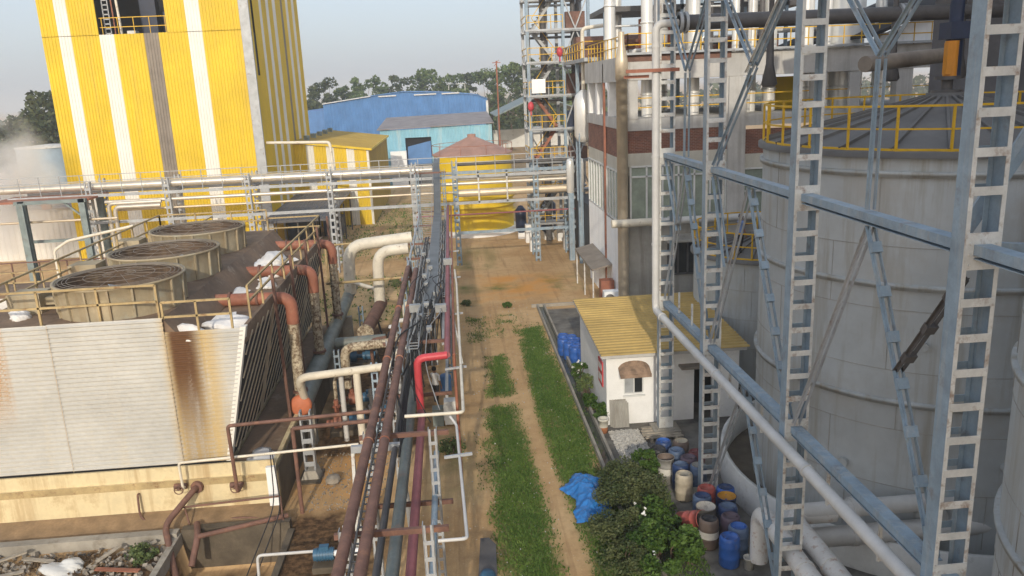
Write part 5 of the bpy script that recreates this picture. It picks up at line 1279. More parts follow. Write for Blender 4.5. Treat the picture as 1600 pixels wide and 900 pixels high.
ladder('cable_ladder',-1.82,-1.45,[(24.5,5.5),(40,5.55),(46,5.0)],'left silver cable ladder packed with cables beside the brown pipes','tray')
ladder('cable_ladder',-1.42,-.98,[(28,5.5),(53,5.6),(59.5,8.25),(62.6,8.35)],'widest cable ladder with a dark grey cover climbing to the cross rack','tray',29)
ladder('cable_ladder',-.95,-.62,[(31,5.5),(54,5.5),(59,7.9)],'right silver cable ladder packed with cables','tray')
ladder('cable_ladder',-2.26,-2.08,[(6,5.3),(24,5.3)],'narrow silver cable ladder between the twin brown pipes near the bottom edge','tray')
ladder('cable_ladder',-2.3,-1.5,[(47,5.0),(56,7.0),(61.8,7.9)],'broad ribbed grey ladder sloping up left of the dark cover to the cross rack','tray')
def wig(x, z, y0, y1, r, seed, amp=.03):
    r_ = random.Random(seed); return [(x+r_.uniform(-amp,amp), y0+(y1-y0)*k/40, z+r_.uniform(-.012,.02)) for k in range(41)]
for gi, (xs, y1, z, lb) in enumerate((((-1.78,-1.73,-1.69,-1.65,-1.6,-1.56,-1.5),44,5.6,'cable bundle lying in the left silver ladder'),((-1.36,-1.3,-1.24,-1.16,-1.1,-1.04),30,5.66,'cable bundle lying in the uncovered near end of the widest ladder'),((-.91,-.87,-.83,-.78,-.73,-.68),50,5.56,'cable bundle lying in the right silver ladder'))):
    mb = MB()
    yb = (25.6,29,32)[gi]
    for i, x in enumerate(xs):
        mb.mi = 0 if (i+gi) % 3 else 1
        mb.tube([(x+.05,yb-1.0,3.7),(x+.02,yb-.6,4.6)]+wig(x,z+.02*(i % 2),yb,y1,.018,i+10*gi),.016+.008*(i % 3),6,False)
    solo(mb,'cable_bundle',lb,'cables',[mt['cable'],mt['tray']],(xs[0],25,z),'cable bundles on the long rack')
for i, (pts, lb) in enumerate((([(-.8,31,5.7),(-1.1,28.5,5.5),(-1.9,24.5,4.6),(-2.1,22.5,3.6)],'thick black cables sagging off the right ladder across the rack'),([(-.9,30,5.7),(-1.3,27,5.4),(-2.0,23.6,4.3),(-2.0,21,3.5)],'second thick black cable bundle sagging below the first'))):
    mb = MB()
    for k in range(3): mb.pipe([(x+.06*k,y+.15*k,z+.03*k) for x,y,z in pts],.035,7,1.2)
    solo(mb,'sagging_cable',lb,'cables',mt['cable'],pts[1],'sagging black cables on the rack')
for i, (x, y1, lb) in enumerate(((-2.36,37,'left one of the twin rusty brown pipes along the rack'),(-1.98,36.5,'right one of the twin rusty brown pipes along the rack'))):
    p = thing('brown_rack_pipe', lb, 'pipe', (x,20,5.5), 'twin rusty brown rack pipes')
    mb = MB(); mb.pipe([(x,5.5,5.62),(x,y1,5.55),(x+.05,y1+2,4.2),(x+.1,y1+2.5,3)],.115,14,.6); mb.obj('pipe', mt['rust'], p)
    mb = MB()
    for y in (11.3,17.5,23.4,29.3): mb.tube([(x,y,5.6),(x,y+.03,5.6)],.125,14)
    mb.obj('weld_band', mt['redbrown'], p)
rd = thing('red_pipe', 'red pipe that jogs across the rack, drops and runs on towards the bottom edge', 'pipe', (-1,24,4.5))
mb = MB(); mb.pipe([(-.52,23.6,5.55),(-1.46,23.6,5.5),(-1.46,23.6,3.75)],.12,16,.25); mb.obj('sun_tinted_jog', mt['red_pipe'], rd)  # brighter red than the runs: sun on its front painted into the colour
mb = MB(); mb.pipe([(-1.46,23.6,3.78),(-1.42,23.3,3.72),(-1.35,5.5,3.75)],.115,16,.2); mb.obj('near_run', mt['red_dull'], rd)
mb = MB(); mb.tube([(-.52,23.6,5.55),(-.52,57,5.45)],.1,14); mb.obj('far_run', mt['red_dull'], rd)
mb = MB(); mb.pipe([(-.32,24,5.4),(-.3,57,5.4)],.05,8); mb.tube([(-.32,24,5.4),(-.32,24,.0)],.05,8); solo(mb,'thin_brown_pipe','thin reddish brown pipe along the right side of the rack, dropping at its near end','pipe',mt['redbrown'],(-.3,40,5.4))
mb = MB(); mb.pipe([(-.2,36,5.45),(-.14,33,5.5),(-.11,19.1,5.5),(-1.6,19.1,5.5)],.045,10,.15); solo(mb,'white_loop_pipe','thin white pipe loop sticking out at the right of the rack','pipe',mt['cream'],(-.12,25,5.5))
mb = MB(); mb.pipe([(-.45,19.0,5.45),(-.3,18.8,5.3),(-.15,13.5,5.3),(-.7,13.5,5.3)],.035,8,.1); solo(mb,'thin_grey_loop','thin grey pipe loop below the white one near the bottom edge','pipe',mt['pipe_grey'],(-.2,16,5.3))
for i, (x, z, r, m, lb) in enumerate(((-2.15,3.55,.09,'pipe_dark','thin dark pipe on the lower tier of the rack'),(-1.8,3.6,.15,'green_pipe','thick grey pipe on the lower tier of the rack'),(-2.45,3.55,.06,'rust','thin rusty pipe on the lower tier of the rack'),(-.95,3.55,.08,'steel_blue','blue grey pipe on the lower tier of the rack'))):
    mb = MB(); mb.tube([(x,5,z),(x,40 if x < -1 else 21,z)],r,12); solo(mb,'lower_rack_pipe',lb,'pipe',mt[m],(x,20,z),'pipes on the lower tier of the rack')
jb = thing('junction_box', 'pale blue junction box on the rack above the pump yard', 'junction box', (-2.0,27,5.0))
mb = MB(); mb.box(-2.2,-1.78,26.9,27.1,4.6,5.45); mb.box(-2.17,-1.81,26.87,26.9,4.63,5.42); mb.obj('box', mt['box_blue'], jb)
mb = MB(); mb.box(-2.05,-1.93,26.855,26.87,4.75,5.0); mb.obj('label_plate', mt['white_dirty'], jb)
for i, (x, y) in enumerate(((-1.7,28.6),(-.75,28.4),(-.5,36.5))):
    mb = MB(); mb.box(x-.2,x+.2,y-.12,y+.12,5.62,5.9); solo(mb,'small_cable_box',('small grey cable box in the middle of the rack behind the pale blue junction box','small grey cable box at the right side of the rack near the red jog','small pale cable box on the faded red pipe farther along the rack')[i],'cable box',mt['tray'],(x,y,5.6),'small cable boxes on the rack')

# ------------------------------------------------------------------ cross rack
xr = thing('cross_pipe_rack', 'wide two tier pipe rack crossing from the steam at left to the white wall', 'pipe rack', (-12,63,0))
for x in (-27.2,-21.5,-15.55,-9.45,-3.1,.1,6.35,9.1):
    for y in (62,64.6):
        mb = MB(); h = 8.0
        for sx in (-.2,.2): mb.box(x+sx-.015,x+sx+.015,y-.15,y+.15,0,h); mb.box(min(x+sx,x+sx*.5),max(x+sx,x+sx*.5),y-.15,y-.13,0,h)
        k = .2
        while k < h-.3: mb.box(x-.2,x+.2,y-.165,y-.152,k,k+.2); k += .55
        mb.obj('lattice_column', mt['steel_blue' if x > 0 else 'steel_grey'], xr)
    for z in (4.85,6.9): mb = MB(); mb.box(x-.08,x+.08,61.8,64.8,z-.12,z+.05); mb.obj('cross_beam', mt['steel_grey'], xr)
for (z, x0, x1, m) in ((6.98,-33,9.4,'steel_grey'),(4.95,-27.3,9.4,'steel_grey'),(2.62,.1,9.4,'steel_blue'),(7.3,.1,9.4,'steel_blue')):
    for y in ((61.85,64.75) if z > 6.9 and z < 7.1 else (61.85,)): mb = MB(); mb.box(x0,x1,y-.06,y+.06,z-.13,z+.09); mb.obj('girder', mt[m], xr)
r = MB()
for z in (8.05,8.5): r.bar((-34,61.8,z),(9.4,61.8,z),.05,.05)
for k in range(30): x = -33.5+k*1.47; r.bar((x,61.8,7.05),(x,61.8,8.5),.05,.05)
r.obj('handrail', mt['steel_grey'], xr)
for x in (1.9,4.1): mb = MB(); mb.bar((x,61.83,4.9),(x,61.83,7.3),.12,.08); mb.obj('hanger', mt['steel_pale'], xr)
XG = 'pipes on the cross rack'
for (x0, x1, y, z, r_, m, lb) in ((-36,-1.6,62.6,7.55,.26,'clad','big pale clad pipe on the upper tier left of the dark cable cover'),
        (-36,-1.6,63.4,7.62,.2,'clad_tan','second clad pipe behind the big one on the upper tier'),
        (-26.2,9.3,62.15,6.4,.14,'clad','bright clad pipe just under the upper girder along the whole rack'),
        (-25.6,9.3,62.2,5.75,.085,'clad_tan','thin tan pipe above the bottom girder'),
        (.2,9.35,62.3,6.75,.19,'clad','bright thick pipe right of the dark cable cover, upper tier'),
        (.2,9.35,62.4,5.62,.3,'clad_tan','thickest tan pipe right of the dark cable cover, lower tier'),
        (-3,9.35,61.7,4.05,.06,'red_dull','thin faded red pipe slung below the right half of the rack'),
        (-34,-24.8,60.5,5.4,.09,'clad_tan','thin pale pipe crossing the green steel frame at the left'),
        (.2,9.35,63.4,7.75,.12,'pipe_dark','dark cable pipe on top of the right half of the rack')):
    mb = MB(); mb.tube([(x0,y,z),(x1,y,z)],r_,14); 
    for k in range(int((x1-x0)/2.9)): mb.tube([(x0+1.5+k*2.9,y,z),(x0+1.56+k*2.9,y,z)],r_*1.06,14)
    solo(mb,'rack_pipe',lb,'pipe',mt[m],((x0+x1)/2,y,z),XG)
for i, x in enumerate((-25.9,-25.35)):
    mb = MB(); mb.pipe([(-22,61.9-.3*i,6.3-.25*i),(x,61.9-.3*i,6.3-.25*i),(x,61.9-.3*i,2.0)],.15,14,.4); solo(mb,'drop_pipe',('left one of two bright pipes turning down in front of the yellow tower','right one of two bright pipes turning down in front of the yellow tower')[i],'pipe',mt['clad'],(x,61.8,2),XG)
mb = MB(); mb.pipe([(-9.6,58,2.9),(-3.2,58,3.1)],.07,8); mb.tube([(-9.6,58,2.9),(-9.6,58,0)],.07,8); solo(mb,'tan_rail_pipe','thin tan pipe crossing below the rack in front of the grey canopy','pipe',mt['rail_tan'],(-6.4,58,2.9))
gf_ = thing('green_steel_frame', 'grey green steel frame with a reddish platform at the left end of the cross rack', 'steel frame', (-29,60,0))
for x, y in ((-31.1,60),(-30.5,58.6),(-26.9,60),(-26.9,63)):
    mb = MB(); mb.box(x-.22,x+.22,y-.2,y-.16,0,7); mb.box(x-.22,x+.22,y+.16,y+.2,0,7); mb.box(x-.03,x+.03,y-.16,y+.16,0,7); mb.obj('column', mt['steel_green'], gf_)
mb = MB(); mb.box(-31.6,-26.6,59.8,60.1,6.75,7.0); mb.box(-31.3,-26.8,60.1,60.3,3.9,4.1); mb.bar((-28.2,60,6.8),(-26.9,60,5.6),.12,.12); mb.obj('beam', mt['steel_green'], gf_)
mb = MB(); mb.box(-33.5,-26.5,60.2,63.8,6.82,6.97); mb.obj('platform', mt['redbrown'], gf_)
# clutter behind the cooling tower
mb = MB(); mb.pipe([(-27.5,56,0),(-27.5,56,4.0),(-26.5,56,4.6),(-22,56,5.4)],.1,8); solo(mb,'pale_standpipe','pale bent standpipe between green frame and cooling tower','pipe',mt['cream'],(-27.5,56,0))
mb = MB(); mb.tube([(-28.8,48,0),(-28.8,48,4.6)],.09,8); solo(mb,'red_standpipe','red standpipe at the foot of the green steel frame','pipe',mt['red_pipe'],(-28.8,48,0))
for i, (x, y, s) in enumerate(((-27,55,1.2),(-24,52,1.),(-29.5,52,1.1),(-22,58,1.))):
    p = thing('white_pump_box', ('white machine box nearest the green steel frame','white machine box behind the fan stacks','white machine box at the left beside the steam','white machine box under the cross rack by the yellow tower')[i], 'machine', (x,y,0), 'white machine boxes behind the cooling tower')
    mb = MB(); mb.box(x-s,x+s,y-s*.6,y+s*.6,.2,1.9); mb.obj('body', mt['white_dirty'], p)
    mb = MB(); mb.tube([(x,y-s*.6,1.0),(x,y-s*.6-.7,1.0)],.4,14); mb.obj('motor', mt['redbrown'], p)
mb = MB()
mb.box(-20,-15.8,26,40,0,.3); struct(mb.obj('rear_apron', mt['conc']))
dkp = thing('brown_gantry', 'low brown timber walkway at the left edge behind the cooling tower', 'walkway', (-22,40,0))
mb = MB(); mb.box(-26,-17,42,45,4.0,4.2); mb.obj('deck', mt['deck'], dkp)
rails([(-25.9,42.1),(-17.1,42.1)],4.2,1.1,1.5,'rail_tan','handrail',dkp); rails([(-25.9,44.9),(-17.1,44.9)],4.2,1.1,1.5,'rust','handrail',dkp)
for x in (-25.8,-21.5,-17.2): mb = MB(); mb.box(x-.1,x+.1,42.2,42.4,0,4.0); mb.obj('post', mt['steel_green'], dkp)
# steam
mb = MB(); 
bm = bmesh.new(); bmesh.ops.create_icosphere(bm, subdivisions=3, radius=1)
for v in bm.verts: v.co = Vector((v.co.x*4.3, v.co.y*3.2, v.co.z*6.6))
me = bpy.data.meshes.new('steam_plume'); bm.to_mesh(me); bm.free()
sm_ = bpy.data.materials.new('steam'); sm_.use_nodes = True
n = sm_.node_tree.nodes; l = sm_.node_tree.links; n.remove(n["Principled BSDF"])
pv = n.new("ShaderNodeVolumePrincipled"); pv.inputs['Color'].default_value = (.98,.975,.97,1); pv.inputs['Anisotropy'].default_value = .1
tc = n.new("ShaderNodeTexCoord"); nt = n.new("ShaderNodeTexNoise"); nt.inputs['Scale'].default_value = .33; nt.inputs['Detail'].default_value = 4
l.new(tc.outputs['Object'], nt.inputs['Vector'])
mp = n.new("ShaderNodeMapping"); mp.inputs['Scale'].default_value = (1/4.3,1/3.2,1/6.6); l.new(tc.outputs['Object'], mp.inputs[0])
ln_ = n.new("ShaderNodeVectorMath"); ln_.operation = 'LENGTH'; l.new(mp.outputs[0], ln_.inputs[0])
fa = n.new("ShaderNodeMapRange"); fa.inputs[1].default_value = .3; fa.inputs[2].default_value = 1.; fa.inputs[3].default_value = 1; fa.inputs[4].default_value = 0; l.new(ln_.outputs['Value'], fa.inputs[0])
na = n.new("ShaderNodeMapRange"); na.inputs[1].default_value = .38; na.inputs[2].default_value = .68; na.inputs[3].default_value = 0; na.inputs[4].default_value = 1.3; l.new(nt.outputs['Fac'], na.inputs[0])
mm = n.new("ShaderNodeMath"); mm.operation = 'MULTIPLY'; l.new(fa.outputs[0], mm.inputs[0]); l.new(na.outputs[0], mm.inputs[1])
l.new(mm.outputs[0], pv.inputs['Density']); l.new(pv.outputs[0], n["Material Output"].inputs['Volume'])
me.materials.append(sm_); so_ = bpy.data.objects.new('steam_plume', me); COL.objects.link(so_); so_.location = (-35.5,67.5,7.2); struct(so_, 'stuff')

# tangled wires over the middle of the rack
for i in range(12):
    r_ = random.Random(700+i); y0 = 25+r_.uniform(0,8); x0 = r_.uniform(-1.7,-.6)
    pts = [(x0,y0+3,5.7),(x0-.15+r_.uniform(-.3,.3),y0+1.2,5.75+r_.uniform(0,.25)),(x0+r_.uniform(-.7,.3),y0,5.75),(x0+r_.uniform(-.8,.1),y0-2.2,5.2),(x0+r_.uniform(-.7,0),y0-3.5,4.2)]
    mb = MB(); mb.pipe(pts,.018+.012*(i % 3 == 0),6,.9); solo(mb,'loose_cable','loose cable in the tangle over the middle of the rack','cable',mt['cable' if i % 4 else 'tray'],pts[2],'loose cables tangled over the rack')
for i in range(9):
    r_ = random.Random(740+i); y = 26+i*1.6; x = r_.uniform(-1.75,-.65)
    mb = MB(); mb.box(x-.09,x+.09,y-.12,y+.12,5.66,5.8); mb.tube([(x,y-.12,5.72),(x,y-.4,5.7)],.03,8); solo(mb,'cable_clamp_box','small grey clamp box among the cables on the rack','clamp box',mt['tray'],(x,y,5.66),'clamp boxes among the rack cables')
for i, (x, y, h) in enumerate(((-2.95,31.5,3.1),(-3.0,34.5,3.6),(-4.2,35.2,2.6),(-2.8,38.3,3.4),(-5.4,31.6,2.2))):
    mb = MB(); mb.pipe([(x,y,.2),(x,y,h),(x+.7,y+.1,h+.05)],.08+.02*(i % 2),10,.25)
    mb.tube([(x,y,h*.5),(x,y,h*.5+.05)],.15,10); mb.tube([(x,y,.55),(x,y,.6)],.15,10)
    solo(mb,'pump_riser',('slim pale riser bending to the rack by the nearest brown pump','slim pale riser left of the man in the white shirt','short rusty riser left of the grey cross pipe','slim riser beside the helmeted worker','short pale riser right of the lattice post')[i],'pipe',mt[('cream','pipe_grey','rust','cream','peel')[i]],(x,y,.2),'pump risers under the rack')
# ------------------------------------------------------------------ drums beside the frame
def dmat(name, col, rough=.4, st=.3): return M(name, col, rough, var=.15, vs=2.5, stain=((.16,.13,.11), st, 4., .7))
dm = {k: dmat('drum_'+k, c, r) for k, c, r in (('bright_blue',(.035,.12,.42),.32),('dark_blue',(.03,.06,.16),.4),('slate_blue',(.10,.15,.25),.45),('black',(.03,.03,.035),.5),('maroon',(.17,.045,.05),.5),('red',(.42,.10,.08),.5),('grey',(.30,.29,.27),.6),('brown',(.16,.12,.10),.6),('beige',(.48,.42,.32),.6),('purple',(.11,.08,.11),.5),('white',(.68,.66,.6),.6),('amber',(.6,.33,.06),.5))}
DG = 'drums beside the first lattice column'
def drum(x, y, body, top, label, kind='closed', band=None, group=DG, h=.93, tilt=None):
    t = thing('drum', label, 'drum', (x,y,0), group); r = .29
    if kind == 'closed':
        mb = MB(); mb.lathe([(.01,0),(r-.03,0),(r,.05),(r,.28),(r+.012,.31),(r,.34),(r,.62),(r+.012,.65),(r,.68),(r,h-.1),(r-.02,h-.03),(r-.06,h)],(x,y,0),24); mb.obj('body', dm[body], t)
        mb = MB(); mb.lathe([(r-.06,h),(r-.06,h-.02),(.01,h-.012)],(x,y,0),24); 
        for s in (-1, 1): mb.cyl((x+s*.16,y+.05),.035,h-.02,h+.015,10)
        mb.obj('lid', dm[top], t)
    else:
        mb = MB(); mb.lathe([(.01,0),(r,0),(r,.3),(r+.014,.32),(r,.34),(r,.6),(r+.014,.62),(r,.64),(r,h),(r+.012,h),(r+.012,h-.02)],(x,y,0),24); mb.obj('body', dm[body], t)
        mb = MB(); mb.lathe([(r-.004,h-.003),(r-.012,.55),(.01,.52)],(x,y,0),24); mb.obj('inside', dm[top], t)
    if band:
        mb = MB(); mb.lathe([(r+.006,.36),(r+.006,.58)],(x,y,0),24); mb.obj('painted_band', dm[band], t)
    t.rotation_euler = (0,0,random.uniform(0,6)) if not tilt else tilt
    return t
for (x, y, b_, tp, kind, band, lb) in (
    (6.97,26.15,'dark_blue','bright_blue','closed',None,'dark drum with a bright blue lid, farthest left of the drum group'),
    (7.58,26.04,'brown','beige','closed',None,'brown drum with a beige lid, farthest back beside the white planks'),
    (6.62,25.6,'black','black','closed',None,'black drum in front of the bright blue lidded one'),
    (7.22,25.36,'slate_blue','slate_blue','closed',None,'slate blue drum behind the open pale grey drum'),
    (7.47,24.75,'purple','purple','closed',None,'dull purple drum left of the maroon one'),
    (7.86,25.1,'maroon','maroon','closed',None,'maroon drum half behind the first lattice column'),
    (6.7,24.85,'grey','brown','open','white','open pale grey drum with a white band round its middle'),
    (7.06,24.27,'dark_blue','slate_blue','closed',None,'dark blue drum just right of the white banded open drum'),
    (7.62,24.1,'slate_blue','grey','closed',None,'blue grey drum touching the first lattice column'),
    (6.98,23.6,'beige','beige','closed',None,'beige topped drum at the front of the back cluster'),
    (7.41,22.58,'red','red','closed',None,'red topped drum at the head of the front cluster'),
    (8.0,22.5,'bright_blue','dark_blue','closed',None,'blue drum beside the red topped one'),
    (7.12,22.1,'slate_blue','dark_blue','closed',None,'slate drum in front of the red topped one'),
    (7.85,21.95,'dark_blue','amber','open',None,'drum with an amber rim, right in the front cluster'),
    (7.69,21.38,'dark_blue','slate_blue','closed',None,'dark blue drum in front of the amber rimmed one'),
    (7.03,21.45,'grey','white','open',None,'open grey drum left in the front cluster'),
    (6.9,20.75,'brown','black','closed','white','brown drum with a broad white band, left in the front row'),
    (7.57,20.8,'purple','purple','closed',None,'purple grey drum behind the two front blue ones'),
    (7.6,20.22,'slate_blue','bright_blue','closed',None,'faded blue drum just behind the brightest blue one'),
    (7.18,19.75,'bright_blue','bright_blue','closed',None,'brightest blue drum, nearest the viewer')):
    drum(x, y, b_, tp, lb, kind, band)
d_ = drum(0,0,'red','brown','orange red drum toppled against the shrub','open',None); d_.location = (6.35,21.75,.3); d_.rotation_euler = (RAD(65),0,RAD(35))
bk = thing('bucket', 'small white bucket standing right of the brightest blue drum', 'bucket', (7.66,19.5,0))
mb = MB(); mb.lathe([(.01,0),(.12,0),(.15,.33),(.165,.33),(.165,.36),(.145,.36),(.13,.2),(.01,.18)],(7.66,19.5,0),18); mb.obj('body', dm['white'], bk)
mb = MB(); mb.tube([(7.66-.16*math.cos(a),19.5-.05,.33-.16*math.sin(a)) for a in np.linspace(0,math.pi,9)],.008,5); mb.obj('handle', dm['grey'], bk)
BG = 'bright blue drums behind the white cabin'
p0 = None
for i, (x, y) in enumerate(((5.1,38.9),(5.55,38.5),(5.3,38.2),(5.75,37.9),(5.5,37.5),(5.85,37.2),(5.2,39.6),(5.8,38.7),(5.6,39.3))):
    if i == 0: p0 = drum(x, y, 'bright_blue','bright_blue','bright blue plastic drum in the cluster behind the white cabin','closed',None,BG,.88)
    else: dup(p0, (x, y, 0), i*1.3)
# bits beside the cabin
pl = thing('leaning_slabs', 'pale grey ribbed slabs leaning on the cabin wall below its window', 'slabs', (6.05,29.5,0))
for k in range(3):
    mb = MB(); mb.ribs((5.72+.04*k,29.62-.07*k,.02),(.66,0,0),(0,.2,1.08-.05*k),.03,.11); mb.prism([(5.72+.04*k,29.63-.07*k,.02),(6.36+.04*k,29.63-.07*k,.02),(6.36+.04*k,29.82-.07*k,1.08-.05*k),(5.72+.04*k,29.82-.07*k,1.08-.05*k)],(0,.02,0)); mb.obj('slab', mt['plaster_grey'], pl)
pp = thing('plank_pile', 'flat pile of weathered whitish planks on the concrete in front of the cabin', 'planks', (7.5,28.5,0))
for k in range(9):
    mb = MB(); y = 27.95+k*.12; mb.box(6.75+random.uniform(-.08,.08),8.15+random.uniform(-.1,.1),y,y+.1,.16+.03*(k % 2),.2+.03*(k % 2)); mb.obj('plank', mt['wood'], pp)
for x in (6.95,7.9): mb = MB(); mb.box(x,x+.1,27.9,29.1,0,.16); mb.obj('bearer', mt['wood'], pp)
pt = thing('clay_pot', 'pale clay pot with an orange foot by the leaning slabs', 'pot', (5.35,29.2,0))
mb = MB(); mb.lathe([(.01,0),(.16,0),(.18,.25)],(5.35,29.2,0),16); mb.obj('foot', mt['terracotta'], pt)
mb = MB(); mb.lathe([(.18,.25),(.2,.52),(.23,.52),(.23,.6),(.17,.6),(.15,.4),(.01,.38)],(5.35,29.2,0),16); mb.obj('rim', mt['plaster_cream'], pt)
def stones(name, polybox, n, s0, s1, mat, zf=None):
    V = []
    for _ in range(n):
        x = rng.uniform(polybox[0], polybox[1]); y = rng.uniform(polybox[2], polybox[3]); s = rng.uniform(s0, s1)
        R_ = np.linalg.qr(rng.normal(0,1,(3,3)))[0]; z = (zf(x,y) if zf else 0)+s*.3
        c = np.array([[a,b,c] for a in (-1,1) for b in (-1,1) for c in (-1,1)],float)*np.array([1,rng.uniform(.5,1),rng.uniform(.35,.8)])*s*.5
        c *= rng.uniform(.75,1.1,(8,1)); c = c@R_.T+np.array([x,y,z])
        for f in ((0,1,3,2),(4,6,7,5),(0,4,5,1),(2,3,7,6),(0,2,6,4),(1,5,7,3)): V += [c[k] for k in f]
    return struct(fastmesh(name, np.array(V), 4, mat), 'stuff')
stones('gravel', (5.55,6.75,26.7,29.2), 2600, .03,.08, mt['gravel'], lambda x,y: .22*max(0,1-math.hypot((x-6.2)/.65,(y-28)/1.3)))
stones('rubble', (-15.2,-9.6,20.4,23.2), 520, .04,.2, mt['rubble'])
stones('pebbles', (-5.7,-2.8,24.6,29), 700, .02,.06, mt['rubble'])
stones('track_litter', (-.6,4.5,19,50), 420, .015,.055, mt['gravel'])
foam('white_sack','crumpled white sack lying in the rubble at the bottom left corner',-12.3,22.2,0,.55,.4,.3,9,'white_dirty','sack','sacks in the rubble')
mb = MB(); mb.prism([(-15.0,22.6,.1),(-13.8,23.1,.25),(-13.7,22.9,.3),(-14.9,22.4,.15)],(0,0,.05)); solo(mb,'broken_board','broken tan board lying on the rubble at the far left','board',mt['wood'],(-14.4,22.8,.1))
mb = MB(); mb.lathe([(.2,0),(.28,.1),(.24,.25),(.1,.3),(.01,.31)],(-4.95,26.6,0),9,sm=False); solo(mb,'stone_heap','small heap of stones at the foot of the short lattice column','stones',mt['rubble'],(-4.95,26.6,0))

# ------------------------------------------------------------------ blue tarpaulin
TP = [(2.95,24.75),(3.35,25.2),(3.6,25.75),(4.1,25.6),(4.62,25.3),(4.75,25.0),(4.4,24.75),(4.45,24.2),(4.55,23.2),(4.25,22.55),(4.0,22.9),(3.7,22.45),(3.2,22.5),(3.25,23.2),(3.45,23.7),(3.3,24.3)]
nx_, ny_ = 92, 130
tx = np.linspace(2.8,4.9,nx_); ty = np.linspace(22.3,25.9,ny_); TXg, TYg = np.meshgrid(tx, ty)
pd = pdist(TXg, TYg, TP)+nz(TXg, TYg, 4.)*.14
def ridge(x, y, s, sd):
    r_ = np.random.default_rng(sd); z = np.zeros(x.shape)
    for i in range(7):
        a = r_.uniform(0,math.pi); k = s*(1.25**i); z += (1-np.abs(np.sin((x*math.cos(a)+y*math.sin(a))*k+r_.uniform(0,6)+1.2*np.sin((x*math.sin(a)-y*math.cos(a))*k*.4))))**1.5/(1.3**i)
    return z
tz = .03+np.clip(pd,0,.5)**.7*.35+ridge(TXg,TYg,3.0,3)*.075*np.clip(pd*3,.25,1)+ridge(TXg,TYg,9.,5)*.022
ins = pd > -.02; idm = -np.ones(TXg.shape, int); V = []; 
for j in range(ny_):
    for i in range(nx_):
        if ins[j,i]: idm[j,i] = len(V); V.append((TXg[j,i]-3.8+nz(TXg[j:j+1,i],TYg[j:j+1,i],9.)[0]*.03, TYg[j,i]-24, tz[j,i]))
Fc = []
for j in range(ny_-1):
    for i in range(nx_-1):
        q = (idm[j,i],idm[j,i+1],idm[j+1,i+1],idm[j+1,i])
        if min(q) >= 0: Fc += [(q[0],q[1],q[2]),(q[0],q[2],q[3])]
me = bpy.data.meshes.new('blue_tarp'); me.from_pydata(V, [], Fc); me.materials.append(mt['tarp']); me.polygons.foreach_set('use_smooth', [True]*len(me.polygons)); me.update()
o = bpy.data.objects.new('blue_tarp', me); COL.objects.link(o); o.location = (3.8,24,0); tag(o,'crumpled bright blue tarpaulin thrown on the grass beside the big shrub','tarpaulin')

# ------------------------------------------------------------------ shrubs
def shrub(name, label, x, y, r, h, n, ls, mat, seed, group, flowers=0, ncl=26, cat='shrub'):
    global rng
    keep = rng; rng = np.random.default_rng(seed)
    t = thing(name, label, cat, (x,y,0), group)
    st_ = MB(); cs = []
    for k in range(ncl):
        a = rng.uniform(0,6.28); rr = r*math.sqrt(rng.uniform(0,1))*.85; hh = h*(1-.45*(rr/r)**2)*rng.uniform(.35,.95)
        cs.append((x+rr*math.cos(a), y+rr*math.sin(a), hh))
        if k % 2 == 0: st_.tube([(x+.2*math.cos(a),y+.2*math.sin(a),0),(x+.5*rr*math.cos(a),y+.5*rr*math.sin(a),hh*.6),cs[-1]],[.03,.02,.008],5)
    st_.obj('stem', mt['bark'], t)
    cs = np.array(cs); Q, tn = leafcloud(cs, rng.uniform(.2,.36,(ncl,1))*r*np.array([[1,1,.8]]), n, ls, .6)
    Q[:,2] = np.maximum(Q[:,2], .02)
    fastmesh('foliage', Q-np.array((x,y,0)), 4, mat, tn, t)
    if flowers:
        top = cs[rng.integers(0,len(cs),flowers)]+rng.normal(0,.18*r,(flowers,3)); top[:,2] += .15*r
        Q2, t2 = leafcloud(top, np.full(flowers,.05), flowers*4, .05); fastmesh('flower', Q2-np.array((x,y,0)), 4, mt['petal'], None, t)
    rng = keep; return t
SG = 'shrubs between the drain and the drums'
shrub('shrub','bright green shrub nearest the gravel heap',6.05,24.9,.62,1.25,3200,.065,lf_bush,201,SG)
shrub('shrub','big olive green shrub with fine twiggy leaves in the middle of the clump',5.15,23.5,1.2,1.5,10500,.045,lf_oliv,202,SG,0,40)
shrub('shrub','bright green shrub with small white flowers beside the toppled drum',5.45,21.6,.85,1.15,4800,.06,lf_bush,203,SG,14)
shrub('shrub','low olive shrub spreading over the path side of the clump',4.4,21.4,.95,1.0,4600,.045,lf_oliv,204,SG)
shrub('shrub','large leafy bright green shrub at the bottom edge of the clump',5.35,20.0,1.05,1.2,6000,.07,lf_bush,205,SG,4)
shrub('shrub','leafy yellow green shrub right of the bottom edge one near the blue drums',6.1,20.1,.45,.85,1900,.06,lf_bush,206,SG)
shrub('shrub','olive shrub behind the blue tarpaulin',4.75,24.3,.6,1.0,2600,.045,lf_oliv,207,SG)
shrub('shrub','dark low olive shrub at the left bottom of the clump',4.15,19.9,.75,.8,3000,.045,lf_oliv,208,SG)
PGp = 'plants along the side wall of the white cabin'
shrub('shrub','white flowered plant at the far corner of the cabin side wall',5.25,34.4,.42,1.3,1500,.06,lf_bush,211,PGp,16)
shrub('shrub','tall dark green plant at the middle of the cabin side wall',5.28,33.0,.42,1.25,1600,.055,lf_tree,212,PGp)
shrub('shrub','light green spiky plant between the dark plant and the round one',5.2,31.6,.35,.8,1000,.07,lf_bush,213,PGp)
shrub('shrub','round green bush at the near corner of the cabin side wall',5.42,30.2,.42,.95,1700,.055,lf_bush,214,PGp)
WGp = 'weeds along the right side of the rack'
